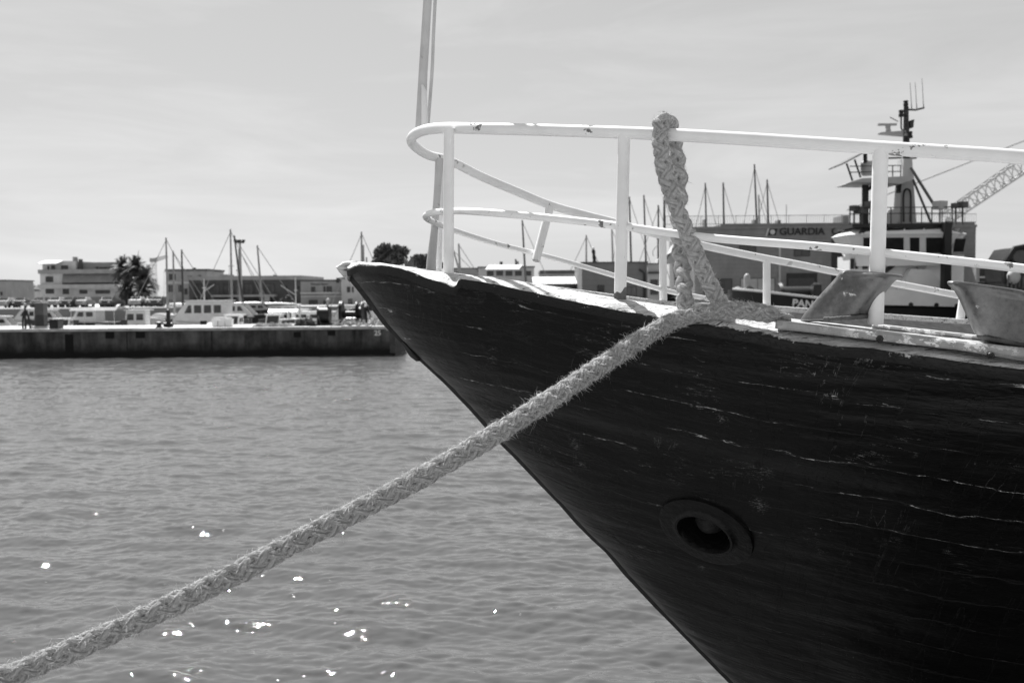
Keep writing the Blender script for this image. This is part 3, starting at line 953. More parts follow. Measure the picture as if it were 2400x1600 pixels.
for i in range(NW):
    lam = math.exp(rw.uniform(math.log(0.09), math.log(2.5)))
    ang = rw.normal(R(-100), R(30))
    k = 2 * math.pi / lam
    a = lam * 0.0039 * rw.uniform(0.5, 1.5) * (0.72 if lam > 0.8 else 1.22 if lam < 0.32 else 1.0)
    kx, ky = k * math.cos(ang), k * math.sin(ang)
    fade = np.clip((lam / (np.abs(math.sin(ang)) * dY * 2.6 + np.abs(math.cos(ang)) * dX * 2.6 + 1e-6) - 0.55) / 1.0, 0, 1)
    ph = rw.uniform(0, 6.28)
    # gusts: short waves come and go over the surface
    gust = 0.65 + 0.6 * np.sin(XX * 0.23 * (1 + 0.3 * math.sin(i)) + YY * 0.31 + i * 2.1) * np.sin(YY * 0.17 - XX * 0.11 + i)
    arg = kx * XX + ky * YY + ph + 0.5 * np.sin(0.35 * kx * YY * 0.3 + ph)
    ZZ += a * fade * gust * (np.sin(arg) + 0.22 * np.sin(2 * arg + 1.57))
V = np.stack([XX, YY, ZZ], -1).reshape(-1, 3)
far = np.array([(-900, -60, -0.16), (900, -60, -0.16), (900, 1800, -0.16), (-900, 1800, -0.16)], float)
water = np_mesh('water', np.concatenate([V, far]), np.concatenate([grid_quads(NR, NC), np.array([[len(V), len(V) + 1, len(V) + 2, len(V) + 3]])]), M_water)
tag(water, 'rippled grey harbour water', None, None, 'structure')

# ------------------------------------------------------------------ ground
M_conc = plain('pale_concrete', 0.36, 0.85, 0.2, 1.5, 0.2, 0, 0.2, 12)
M_ground = plain('quay_paving', 0.30, 0.9, 0.2, 0.3, 0.2)
m = MB()
m.prism_z([(-420, 128), (9, 128), (9, 91), (420, 91), (420, 1500), (-420, 1500)], -2.0, 1.5)
tag(m.build('ground', M_ground), 'paved waterfront', None, None, 'structure')
m = MB()
m.box(-90, 90, -60, 2.35, -2.5, 1.4)
tag(m.build('near_quay', M_conc), 'concrete quay the photograph is taken from', None, None, 'structure')

# ------------------------------------------------------------------ pier across the basin
def make_quaywall():
    t = NT('stained_quay_wall')
    v = t.coord('Object')
    sp = t.n.new('ShaderNodeSeparateXYZ'); t.ln(t.coord('Object'), sp.inputs[0])
    z = sp.outputs[2]
    st = t.noise(t.coord('Object', (1.6, 1.0, 0.22)), 1.4, 6, 0.65)
    bl = t.noise(v, 1.1, 6, 0.7)
    wet = t.rng(t.math('ADD', z, t.math('MULTIPLY', t.math('SUBTRACT', bl, 0.5), 0.5)), 0.25, 0.75, 0.0, 1.0)
    g = t.math('MULTIPLY', t.rng(st, 0.3, 0.7, 0.03, 0.15), t.rng(bl, 0.3, 0.7, 0.5, 1.5))
    t.base(t.mix(wet, 0.009, g)).setv(t.mix(wet, 0.5, 0.9), 0.2)
    t.bump(t.math('ADD', bl, st), 0.4, 0.05)
    return t.m
M_qwall = make_quaywall()
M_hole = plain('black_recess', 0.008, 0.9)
PY = 49.0
xe = xof(926, PY, 800)
ztop = at(445, 768, PY).z
pier = thing('concrete_pier', 'long concrete pier with a dark stained wall and pale top edge across the water', 'pier', (-22, PY + 2.5, 0))
m = MB(); m.box(-70, xe, PY, PY + 5.2, -2.0, ztop - 0.14); m.build('wall', M_qwall, pier)
m = MB()
xs_ = np.linspace(-70, xe + 0.05, 60)
rr_ = random.Random(4)
for i in range(len(xs_) - 1):
    dz = rr_.uniform(-0.008, 0.008)
    m.box(xs_[i], xs_[i + 1] - 0.012, PY - 0.06, PY + 5.24, ztop - 0.136, ztop + dz)
m.build('coping', plain('pale_coping', 0.5, 0.85, 0.3, 2.0, 0.2, 0, 0.4, 9), pier)  # coping in a paler tone than the wall
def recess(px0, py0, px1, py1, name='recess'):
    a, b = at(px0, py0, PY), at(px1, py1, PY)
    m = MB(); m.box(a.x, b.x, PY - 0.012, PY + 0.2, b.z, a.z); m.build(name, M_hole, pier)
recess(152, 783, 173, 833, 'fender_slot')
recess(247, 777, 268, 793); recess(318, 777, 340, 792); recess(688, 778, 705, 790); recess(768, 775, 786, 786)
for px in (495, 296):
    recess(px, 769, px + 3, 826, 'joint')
a = at(877, 785.5, PY)
text_mesh('25', 0.34, plain('faded_white_marking', 0.8, 0.8, 0.2, 12), 'number', (a.x, PY - 0.014, a.z), 0.002, pier, bold=0.010)
m = MB(); a = at(900, 770, PY)
m.box(a.x + 0.1, a.x + 0.34, PY - 0.09, PY - 0.002, a.z - 0.1, a.z + 0.02)
m.build('mooring_bracket', M_conc, pier)
m = MB()
x1 = xof(914, PY, 800)
m.box(x1, xe + 0.02, PY - 0.10, PY - 0.002, 0.1, ztop - 0.2)
m.build('corner_fender', plain('grey_timber_fender', 0.07, 0.8, 0.4, 4), pier)

ZP = ztop
# objects on the pier
Yp = 50.2
def pbox(name, label, cat, px0, py0, px1, Y, dep, m_, top=None, parts=None):
    a, b = at(px0, py0, Y), at(px1, 770, Y)
    o = thing(name, label, cat, ((a.x + b.x) / 2, Y + dep / 2, ZP))
    return o, a.x, b.x, a.z
M_grey = plain('mid_grey_paint', 0.10, 0.6, 0.2, 4)
M_grey2 = plain('dark_grey_paint', 0.045, 0.6, 0.3, 4)
M_lite = plain('light_grey_paint', 0.45, 0.6, 0.15, 3)
M_whitep = plain('white_gelcoat', 0.78, 0.3, 0.08, 2, 0.5)
M_glass = plain('dark_window_glass', 0.03, 0.08, 0.3, 2, 0.6)
M_black = plain('black_paint', 0.012, 0.45, 0.4, 4)
M_metal = plain('bright_metal', 0.6, 0.25, 0.1, 5, 0.5, 0.9)

o, x0, x1, zt = pbox('utility_pedestal', 'square grey service pedestal with a pale cap standing on the pier', 'pedestal', 80, 708, 103, Yp, 0.45, M_grey)
zm = zof(738, Yp, 90)
m = MB(); m.box(x0, x1, Yp, Yp + 0.45, zm, zt - 0.06); m.build('upper_cabinet', M_grey, o)
m = MB(); m.box(x0 - 0.006, x1 + 0.006, Yp - 0.006, Yp + 0.456, ZP, zm - 0.004); m.build('lower_cabinet', M_grey2, o)
m = MB(); m.box(x0 - 0.03, x1 + 0.03, Yp - 0.03, Yp + 0.48, zt - 0.058, zt); m.build('cap', M_lite, o)
m = MB(); m.box(x0 - 0.2, x1 + 0.25, Yp - 0.2, Yp + 0.7, ZP + 0.004, ZP + 0.10); m.build('plinth', M_lite, o)

xp = xof(57, Yp - 0.4)
o = thing('folded_davit', 'dark folded iron davit with two bent legs at the far left of the pier', 'davit', (xp, Yp - 0.4, ZP))
for dx0, dx1, nm in ((-0.12, -0.02, 'leg'), (0.26, 0.08, 'leg'), (0.02, 0.02, 'upright')):
    m = MB(); m.tube(smooth_path([(xp + dx0, Yp - 0.4, ZP), (xp + (dx0 * 0.7 + dx1 * 0.3) - 0.02, Yp - 0.4, ZP + 0.5), (xp + dx1, Yp - 0.4, ZP + 0.9 + (0.3 if nm == 'upright' else 0))], 0.1), 0.05, 8); m.build(nm, M_dark, o, smooth=60)
m = MB(); m.ball((xp + 0.02, Yp - 0.4, ZP + 1.2), 0.07, 8); m.build('sheave', M_lite, o, smooth=60)
o, x0, x1, zt = pbox('bollard_box', 'low black box on the pier edge right of the grey pedestal', 'box', 115, 750, 136, PY + 0.25, 0.6, M_black)
m = MB(); m.box(x0, x1, PY + 0.25, PY + 0.85, ZP + 0.004, zt); m.build('body', M_black, o)
m = MB(); m.box(x0 - 0.02, x1 + 0.02, PY + 0.23, PY + 0.87, zt + 0.002, zt + 0.04); m.build('lid', M_grey2, o)

def bollard(px, label, h=0.42, m_=M_black):
    x = xof(px, PY + 0.6)
    o = thing('bollard', label, 'bollard', (x, PY + 0.6, ZP))
    m = MB(); m.lathe([(0.17, 0.0), (0.17, 0.03), (0.11, 0.06), (0.10, h - 0.14)], (x, PY + 0.6, ZP), 14); m.build('post', m_, o, smooth=40)
    m = MB(); m.lathe([(0.10, h - 0.14), (0.19, h - 0.09), (0.2, h - 0.03), (0.12, h), (0.01, h + 0.01)], (x, PY + 0.6, ZP), 14); m.build('head', m_, o, smooth=40)
bollard(371, 'small black bollard on the pier in front of the white cabin cruiser', 0.30)
xq = xof(393, PY + 1.2)
o = thing('mooring_winch', 'black upright mooring post with crosspiece beside the white cabin cruiser bow', 'mooring post', (xq, PY + 1.2, ZP))
m = MB(); m.tube([(xq, PY + 1.2, ZP), (xq, PY + 1.2, ZP + 0.75)], 0.1, 10); m.build('post', M_black, o, smooth=40)
m = MB(); m.tube([(xq - 0.22, PY + 1.2, ZP + 0.12), (xq + 0.22, PY + 1.2, ZP + 0.12)], 0.12, 10); m.build('crosspiece', M_black, o, smooth=40)
m = MB(); m.ball((xq, PY + 1.2, ZP + 0.78), 0.11, 8); m.build('knob', M_black, o, smooth=40)

# white plastic crates stacked on the pier
for i, (px, w, h, lab) in enumerate(((497, 0.30, 0.38, 'white crate at the left end of the white row on the pier'), (513, 0.34, 0.36, 'white crate in the middle of the white row on the pier'), (529, 0.34, 0.40, 'white crate at the right end of the white row on the pier'))):
    x = xof(px + 7, Yp)
    o = thing('white_crate', lab, 'crate', (x, Yp, ZP), group='white crates on the pier')
    m = MB(); m.loft([[(x - w * k / 2, Yp - 0.2 * k, z), (x + w * k / 2, Yp - 0.2 * k, z), (x + w * k / 2, Yp + 0.2 * k, z), (x - w * k / 2, Yp + 0.2 * k, z)] for k, z in ((0.86, ZP + 0.004), (1.0, ZP + h - 0.04))]); m.build('bin', M_whitep, o)
    m = MB(); m.box(x - w / 2 - 0.015, x + w / 2 + 0.015, Yp - 0.215, Yp + 0.215, ZP + h - 0.038, ZP + h); m.build('rim', M_whitep, o)
# dark traps and net heaps
def heap(name, label, cat, px0, px1, h, Y, m_, seed, dep=0.8, lumps=26, base_m=None):
    rr = random.Random(seed)
    x0, x1 = xof(px0, Y), xof(px1, Y)
    o = thing(name, label, cat, ((x0 + x1) / 2, Y, ZP))
    nx, ny = 34, 12
    V, Qs = [], []
    for i in range(nx):
        for j in range(ny):
            u, w = i / (nx - 1), j / (ny - 1)
            e = min(1, 4 * u * (1 - u)) ** 0.6 * min(1, 4 * w * (1 - w)) ** 0.5
            V.append((x0 + (x1 - x0) * u, Y - dep / 2 + dep * w, ZP + 0.003 + h * e * (0.55 + 0.45 * math.sin(u * 17 + seed) * math.cos(w * 7 + u * 5)) + (rr.uniform(0, 0.05) if e > 0.2 else 0)))
    m = MB(); m.add(V, [(i * ny + j, (i + 1) * ny + j, (i + 1) * ny + j + 1, i * ny + j + 1) for i in range(nx - 1) for j in range(ny - 1)])
    m.build('net_pile', m_, o)
    m = MB()
    for k in range(5):
        y = Y + rr.uniform(-dep / 2, dep / 2); pts = []
        a, b = sorted((rr.uniform(x0, x1), rr.uniform(x0, x1)))
        b = max(b, a + 0.4)
        for q in range(9):
            pts.append((a + (b - a) * q / 8, y + rr.uniform(-0.1, 0.1), ZP + 0.05 + h * (0.7 + 0.5 * math.sin(q * 1.3 + k)) * math.sin(math.pi * q / 8)))
        m.tube(pts, 0.022, 6)
    m.build('float_line', base_m or M_lite, o, smooth=60)
    return o
M_net = plain('grey_netting', 0.16, 0.9, 0.7, 14, 0.1, 0, 0.8, 40)
M_netd = plain('dark_netting', 0.03, 0.9, 0.7, 14, 0.1, 0, 0.8, 40)
M_netp = plain('pale_rope_pile', 0.42, 0.9, 0.5, 14, 0.1, 0, 0.8, 40)
heap('fishing_net', 'flat grey fishing net heap spread on the pier below the winch', 'fishing net', 775, 862, 0.24, PY + 1.2, M_net, 2)
heap('rope_pile', 'pale tangled rope pile at the right end of the pier', 'rope pile', 858, 915, 0.5, PY + 1.6, M_netp, 7, 0.9)
heap('fish_trap_pile', 'low dark pile of traps on the pier left of the winch drums', 'trap pile', 690, 742, 0.42, PY + 1.4, M_netd, 12, 0.9, base_m=M_net)
heap('small_net', 'thin grey net lying along the pier edge in the middle', 'fishing net', 590, 690, 0.13, PY + 1.0, M_net, 21)
# canvas hanging over the pier edge
m = MB(); x0, x1 = xof(800, PY), xof(868, PY)
V = []; n = 22
for i in range(n):
    u_ = i / (n - 1); x = x0 + (x1 - x0) * u_; sag = 0.13 * math.sin(math.pi * u_) ** 0.7 * (0.75 + 0.25 * math.sin(u_ * 21))
    V += [(x, PY + 0.5, ZP + 0.035 + 0.02 * math.sin(i)), (x, PY - 0.07, ZP + 0.03), (x, PY - 0.10, ZP - 0.02 - sag), (x, PY - 0.075, ZP - 0.02 - sag)]
m.add(V, [(i * 4 + j, i * 4 + j + 1, i * 4 + j + 5, i * 4 + j + 4) for i in range(n - 1) for j in range(3)])
tag(m.build('draped_canvas', plain('pale_canvas', 0.5, 0.9, 0.2, 6)), 'pale canvas draped over the pier edge left of the painted 25', 'canvas')

# trawl winch: drums on a frame
Yw = PY + 2.4
xw = xof(800, Yw)
o = thing('trawl_winch', 'black deck winch with big drums standing near the right end of the pier', 'winch', (xw, Yw, ZP))
MY = Matrix(((0, 0, 1), (1, 0, 0), (0, 1, 0)))
def drum(px, r, w, hub, name, zc, dy=0.0):
    x = xof(px, Yw)
    m = MB(); m.lathe([(0.02, -w / 2), (r, -w / 2), (r, -w / 2 + 0.05), (hub, -w / 2 + 0.07), (hub, w / 2 - 0.07), (r, w / 2 - 0.05), (r, w / 2), (0.02, w / 2)], (x, Yw + dy, zc), 26, MY)
    return m.build(name, M_black, o, smooth=40)
drum(759, 0.47, 0.62, 0.42, 'net_drum', ZP + 0.50)
drum(800, 0.62, 0.14, 0.3, 'side_drum', ZP + 0.63)
drum(816, 0.2, 0.8, 0.17, 'drum_axle', ZP + 0.55)
drum(843, 0.6, 0.34, 0.3, 'side_drum', ZP + 0.62)
x = xof(822, Yw - 0.5); m = MB(); m.tube([(x - 0.26, Yw - 0.5, ZP + 0.33), (x + 0.26, Yw - 0.5, ZP + 0.33)], 0.07, 10); m.build('roller', M_metal, o, smooth=40)
m = MB(); m.box(xof(745, Yw), xof(866, Yw), Yw - 0.42, Yw + 0.42, ZP + 0.004, ZP + 0.12); m.build('bed_frame', M_black, o)
x = xof(823, Yw); m = MB(); m.ball((x, Yw - 0.24, ZP + 0.80), 0.06, 10); m.build('glint_ball', M_metal, o, smooth=60)  # polished metal ball added for its sun glint
x = xof(766, Yw); m = MB(); m.tube([(x, Yw, ZP + 0.9), (x + 0.06, Yw, ZP + 1.25)], 0.07, 8); m.ball((x + 0.06, Yw, ZP + 1.28), 0.11, 8); m.build('brake_lever', M_lite, o, smooth=50)
for px, hgt, r_ in ((851, 0.34, 0.13), (864, 0.95, 0.12)):
    pass
for px, py, r_, lab in ((853, 713, 0.16, 'round white float hanging above the winch at the pier end'), (846, 727, 0.12, 'smaller white float just below the round white float')):
    c = at(px, py, Yw + 0.5)
    f_ = thing('float', lab, 'float', (c.x, c.y, c.z), group='white floats at the pier end')
    m = MB(); m.ball(c, r_, 10); m.build('ball', M_whitep, f_, smooth=60)
    m = MB(); m.tube([(c.x, c.y, c.z + r_ * 0.9), (c.x + 0.05, c.y, c.z + r_ + 0.1)], 0.03, 6); m.build('eye', M_black, f_, smooth=60)
m = MB(); xg = xof(858, Yw + 0.7)
go = thing('net_gallows', 'dark frame carrying the floats at the end of the pier', 'frame', (xg, Yw + 0.7, ZP))
MB().tube([(xg, Yw + 0.7, ZP), (xg - 0.05, Yw + 0.7, ZP + 1.2)], 0.07, 8).build('post', M_black, go, smooth=60)
MB().tube([(xg + 0.35, Yw + 0.7, ZP), (xg - 0.05, Yw + 0.7, ZP + 1.16)], 0.06, 8).build('brace', M_black, go, smooth=60)
MB().tube([(xg - 0.4, Yw + 0.55, ZP + 1.05), (xg + 0.15, Yw + 0.55, ZP + 1.1)], 0.05, 8).build('crossbar', M_black, go, smooth=60)

# ------------------------------------------------------------------ boats
def hull_rings(L, B, zk, zs0, zs1, n=12, flat_stern=True):
    """bow toward -x; returns rings along x for a closed loft"""
    rings = []
    for i in range(n + 1):
        t = i / n
        x = -L / 2 + L * t
        b = B / 2 * min(1.0, (0.02 + t * 2.0) ** 0.6) * (1 - 0.12 * max(0, t - 0.6))
        zt = zs0 + (zs1 - zs0) * min(1, t * 1.4) ** 0.8
        k = min(1.0, 0.3 + t * 2.4)
        zb = zt + (zk - zt) * k
        rings.append([(x, -b, zt), (x + 0, -b * 0.86, zt * 0.45 + zb * 0.55), (x, -b * 0.45, zb), (x, b * 0.45, zb), (x, b * 0.86, zt * 0.45 + zb * 0.55), (x, b, zt)])
    return rings

def motorboat(label, px, Y, L, B, flip=1, rz=0.0, hull_m=None, cab=None, mast=0.0, canopy=False, zs=(1.25, 0.85), group=None, name='motorboat', top_m=None, stripe=None, outboard=False):
    x = xof(px, Y, 720)
    o = thing(name, label, 'boat', (x, Y, 0.0), rz + (0 if flip > 0 else math.pi), group)
    hm = hull_m or M_whitep; tm = top_m or M_whitep
    m = MB(); m.loft(hull_rings(L, B, -0.25, zs[0], zs[1])); m.build('hull', hm, o, local=True, smooth=35)
    m = MB()
    for s in (-1, 1):
        m.tube([(-L / 2 + L * t, s * (B / 2 * min(1.0, (0.02 + t * 2.0) ** 0.6) * (1 - 0.12 * max(0, t - 0.6)) + 0.01), zs[0] + (zs[1] - zs[0]) * min(1, t * 1.4) ** 0.8 + 0.01) for t in np.linspace(0, 1, 12)], 0.035, 6)
    m.build('rubbing_strake', stripe or M_lite, o, local=True, smooth=60)
    if cab:
        x0, x1, h, w, slope = cab
        zb = zs[1]
        ca = m = MB()
        m.prism_y([(x0, zb), (x1, zb), (x1, zb + h), (x0 + slope, zb + h)], -w / 2, w / 2)
        c = m.build('cabin', tm, o, local=True)
        n = max(2, int((x1 - x0 - slope) / 0.7))
        for s in (-1, 1):
            for k in range(n):
                a = x0 + slope * 0.8 + (x1 - x0 - slope) * (k + 0.12) / n; b = x0 + slope * 0.8 + (x1 - x0 - slope) * (k + 0.85) / n
                m = MB(); m.prism_y([(a, zb + h * 0.46), (b, zb + h * 0.46), (b, zb + h * 0.82), (a + (slope * 0.25 if k == 0 else 0), zb + h * 0.82)], *sorted((s * (w / 2 - 0.03), s * (w / 2 + 0.008))))
                m.build('window', M_glass, c, local=True)
        m = MB()
        e = 0.12
        m.add([(x0 + slope * 0.2, -w * 0.42, zb + h * 0.25), (x0 + slope * 0.2, w * 0.42, zb + h * 0.25), (x0 + slope * 0.9, w * 0.42, zb + h * 0.92), (x0 + slope * 0.9, -w * 0.42, zb + h * 0.92),
               (x0 + slope * 0.2 - 0.02, -w * 0.42, zb + h * 0.25), (x0 + slope * 0.2 - 0.02, w * 0.42, zb + h * 0.25), (x0 + slope * 0.9 - 0.02, w * 0.42, zb + h * 0.92), (x0 + slope * 0.9 - 0.02, -w * 0.42, zb + h * 0.92)],
              [(4, 5, 6, 7), (3, 2, 1, 0), (0, 1, 5, 4), (2, 3, 7, 6)])
        m.build('windscreen', M_glass, c, local=True)
        m = MB(); m.box(x0 + slope - 0.12, x1 + 0.25, -w / 2 - 0.06, w / 2 + 0.06, zb + h + 0.003, zb + h + 0.07); m.build('roof', tm, o, local=True)
    if canopy:
        m = MB(); xa, xb, h = canopy
        m.loft([[(xa + (xb - xa) * t, -B * 0.42, zs[1] + h * 0.86), (xa + (xb - xa) * t, -B * 0.25, zs[1] + h), (xa + (xb - xa) * t, B * 0.25, zs[1] + h), (xa + (xb - xa) * t, B * 0.42, zs[1] + h * 0.86), (xa + (xb - xa) * t, B * 0.25, zs[1] + h - 0.05), (xa + (xb - xa) * t, -B * 0.25, zs[1] + h - 0.05)] for t in (0, 0.5, 1)])
        m.build('canopy', top_m or M_whitep, o, local=True)
        for xx in (xa + 0.1, xb - 0.1):
            m = MB()
            m.tube([(xx, -B * 0.4, zs[1]), (xx, -B * 0.4, zs[1] + h * 0.87)], 0.02, 6); m.tube([(xx, B * 0.4, zs[1]), (xx, B * 0.4, zs[1] + h * 0.87)], 0.02, 6)
            m.build('canopy_frame', M_metal, o, local=True)
    if mast:
        xm = L * 0.08; zb = zs[1] + (cab[2] if cab else 0)
        m = MB(); m.tube([(xm, 0, zb), (xm, 0, zb + mast)], 0.05, 8); mm = m.build('mast', M_lite, o, local=True, smooth=60)
        m = MB(); m.tube([(xm, -0.5, zb + mast * 0.6), (xm, 0.5, zb + mast * 0.6)], 0.025, 6); m.tube([(xm, 0, zb + mast * 0.45), (xm + mast * 0.45, 0, zb + mast * 0.75)], 0.03, 6); m.build('spreader', M_lite, mm, local=True, smooth=60)
    if outboard:
        m = MB(); m.box(L / 2 - 0.02, L / 2 + 0.28, -0.17, 0.17, zs[1] + 0.0, zs[1] + 0.5); m.box(L / 2 + 0.05, L / 2 + 0.16, -0.07, 0.07, -0.3, zs[1]); m.build('outboard_motor', M_black, o, local=True)
    return o

M_tarp = plain('grey_boat_cover', 0.33, 0.85, 0.2, 3)
M_hdark = plain('dark_hull_paint', 0.02, 0.35, 0.3, 3)
M_hgrey = plain('grey_hull_paint', 0.2, 0.45, 0.2, 3)
motorboat('large white cabin cruiser with dark side windows moored behind the pier', 462, 72, 6.6, 2.4, 1, 0.03, cab=(-1.7, 2.3, 1.55, 1.9, 1.2), mast=1.6, zs=(1.35, 1.05), name='cabin_cruiser')
motorboat('small white boat with square wheelhouse left of the large cabin cruiser', 318, 66, 5.2, 2.0, 1, 0.1, cab=(-0.6, 0.75, 1.15, 1.3, 0.15), zs=(1.15, 0.9))
motorboat('boat under a grey fitted cover between the grey pedestal and the small wheelhouse boat', 228, 64, 5.6, 2.2, 1, -0.05, hull_m=M_hgrey, canopy=(-1.4, 1.6, 1.35), top_m=M_tarp, zs=(1.2, 0.95))
motorboat('low open white boat at the far left edge behind the pier', 22, 66, 5.5, 2.1, -1, 0.2, zs=(1.25, 1.0), outboard=True, cab=(-0.4, 1.2, 0.7, 1.5, 0.5))
motorboat('dark hulled boat with pale deck rail left of the covered boat', 168, 70, 6.4, 2.2, 1, 0.0, hull_m=M_hdark, cab=(0.2, 2.0, 0.9, 1.6, 0.5), zs=(1.5, 1.2))
motorboat('small white day boat showing beside the pedestal', 118, 78, 5.4, 2.1, -1, 0.15, cab=(-1.0, 1.0, 1.0, 1.6, 0.7), zs=(1.2, 0.95), mast=1.2)
motorboat('dark hulled motor yacht with long pale roof right of the cabin cruiser', 552, 84, 7.5, 2.4, -1, 0.0, hull_m=M_hdark, cab=(-1.8, 2.0, 1.1, 1.9, 1.0), zs=(1.5, 1.2))
motorboat('black hulled sloop with a low cabin behind the leaning dark mast', 590, 92, 8.0, 2.4, -1, 0.05, hull_m=M_hdark, cab=(-1.8, 1.6, 0.7, 1.6, 0.6), zs=(1.9, 1.5), top_m=M_lite)
motorboat('white open boat with bright gunwale in the middle of the marina', 575, 62, 4.6, 1.9, 1, -0.1, zs=(1.15, 0.95), outboard=True)
motorboat('white launch with a little canopy left of the trap pile', 655, 64, 5.0, 2.0, 1, 0.1, canopy=(-0.6, 1.2, 1.1), zs=(1.2, 1.0))
motorboat('pale boat with an A frame mast in front of the two storey pale building', 708, 70, 5.4, 2.1, -1, 0.0, hull_m=M_hgrey, cab=(-0.8, 0.9, 0.95, 1.5, 0.4), mast=2.3, zs=(1.25, 1.0))
motorboat('white boat with a long flat white hood behind the winch drums', 740, 66, 5.8, 2.1, -1, -0.1, cab=(-1.4, 1.4, 0.7, 1.7, 0.9), zs=(1.45, 1.15))
motorboat('white boat half hidden behind the winch at the pier end', 806, 74, 5.6, 2.1, 1, 0.1, cab=(-0.8, 1.2, 1.1, 1.6, 0.5), zs=(1.3, 1.05))
motorboat('grey workboat showing at the pier end under the ship bow', 872, 80, 6.0, 2.2, 1, 0.0, hull_m=M_hgrey, cab=(-0.5, 1.2, 1.5, 1.6, 0.2), zs=(1.3, 1.0))
motorboat('white runabout between the folded davit and the pedestal', 70, 82, 5.5, 2.1, 1, 0.1, cab=(-1.2, 1.0, 1.0, 1.6, 0.8), zs=(1.3, 1.0))

CLUTTER = [(488, 60, -80, 0, 'white dinghy bow beside the cabin cruiser stern'), (517, 58, 95, 1, 'grey dinghy behind the white crates'), (545, 60, 80, 0, 'white skiff right of the white crates'), (568, 59, 100, 2, 'dark skiff below the floodlight mast'),
           (596, 60, 85, 0, 'white skiff right of the floodlight mast'), (622, 58, 110, 1, 'grey skiff under the pale advertising board'), (641, 61, 80, 0, 'white skiff left of the canopied launch'), (675, 60, 95, 0, 'white skiff right of the canopied launch'),
           (699, 61, 85, 2, 'dark skiff behind the trap pile'), (145, 60, 95, 0, 'white skiff between the black box and the covered boat'), (272, 60, 100, 0, 'white skiff right of the covered boat'), (358, 60, 85, 1, 'grey skiff left of the cabin cruiser bow'), (40, 59, 90, 0, 'white skiff left of the folded davit')]
for px, Yk_, rz_, kk, lab in CLUTTER:
    motorboat(lab, px, Yk_, 4.2, 1.5, 1, R(rz_), hull_m=(M_whitep, M_hgrey, M_hdark)[kk], zs=(1.35, 1.05), outboard=True, cab=(-0.3, 0.5, 0.45 + 0.15 * (px % 3), 0.9, 0.25) if px % 2 else None, mast=0.9 if px % 3 == 0 else 0.0, name='skiff', stripe=(M_lite, M_whitep, M_lite)[kk])
M_mast_l = plain('pale_mast', 0.30, 0.45, 0.15, 2)
M_mast_d = plain('dark_mast', 0.07, 0.5, 0.2, 2)
M_wire = plain('stay_wire', 0.30, 0.6, 0.1, 2)
def sailboat(px, pyt, Y, label, dark=False, lean=0.0, stay=1, L=8.0, zb=0.0, r_=None, spreaders=True, rz=0.0, furled=True):
    top = at(px, pyt, Y)
    x = top.x - lean
    o = thing('sailboat', label, 'sailing boat', (x, Y, zb), rz)
    H = top.z - zb
    m = MB(); m.loft(hull_rings(L, 2.5, -0.3, 1.15, 0.9)); m.build('hull', M_whitep if not dark else M_hdark, o, local=True, smooth=35)
    m = MB(); m.prism_y([(-1.6, 0.92), (1.6, 0.92), (1.5, 1.3), (-1.0, 1.35)], -0.75, 0.75); m.build('cabin', M_whitep, o, local=True)
    rm = r_ or Y / F * 2.6
    m = MB(); m.tube([(0, 0, 0.9), (lean * 0.5, 0, H * 0.5), (lean, 0, H)], [rm * 1.15, rm, rm * 0.7], 8); mm = m.build('mast', M_mast_d if dark else M_mast_l, o, local=True, smooth=60)
    if spreaders:
        m = MB(); z = H * 0.62; m.tube([(lean * 0.6, -0.7, z), (lean * 0.6, 0.7, z)], 0.035, 6); m.tube([(lean * 0.6 - 0.28, 0, z), (lean * 0.6 + 0.28, 0, z)], 0.03, 6)
        m.build('spreader', M_mast_l, mm, local=True)
    m = MB()
    wr = Y / F * 0.75
    if stay >= 1: m.tube([(lean, 0, H * 0.985), (L * 0.47, 0, 1.0)], wr, 5)
    if stay >= 2: m.tube([(lean, 0, H * 0.97), (-L * 0.48, 0, 1.1)], wr, 5)
    m.tube([(lean * 0.6, -0.7, H * 0.62), (0, -1.15, 1.0)], wr * 0.5, 4)
    m.build('stays', M_wire, o, local=True)
    if furled:
        m = MB(); m.tube([(0.1, 0, 2.0), (3.2, 0, 2.05)], 0.06, 8); bm = m.build('boom', M_mast_l, o, local=True, smooth=60)
        m = MB(); m.tube([(0.2, 0, 2.16), (1.2, 0, 2.2), (3.0, 0, 2.15)], [0.14, 0.13, 0.08], 8); m.build('furled_sail', M_tarp if dark else M_whitep, bm, local=True, smooth=60)
    return o
sailboat(389, 557, 96, 'sailing boat with the tallest mast left of the stepped building', stay=2)
sailboat(405.6, 588, 90, 'sailing boat with a pale short mast between two taller masts', stay=1)
sailboat(425.7, 585, 88, 'sailing boat with a thin black mast in front of the stepped building', dark=True, stay=1)
sailboat(540, 537, 98, 'sailing boat with the highest pale mast in the middle of the marina', stay=2)
sailboat(549, 552, 95, 'sailing boat with a dark mast leaning left beside the highest mast', dark=True, lean=-0.9, stay=1)
sailboat(560, 583, 104, 'sailing boat with a slim short mast just left of the floodlight pole', stay=1)
sailboat(603, 575, 92, 'sailing boat with a single mast right of the floodlight pole', lean=-0.5, stay=1)
sailboat(847, 543, 112, 'sailing boat with a tall mast just left of the ship tip', stay=2)
sailboat(851.6, 574, 116, 'sailing boat with a shorter mast directly beside the tall one at the ship tip', stay=0)
sailboat(859, 603, 116, 'sailing boat whose mast barely shows above the ship tip', stay=0)
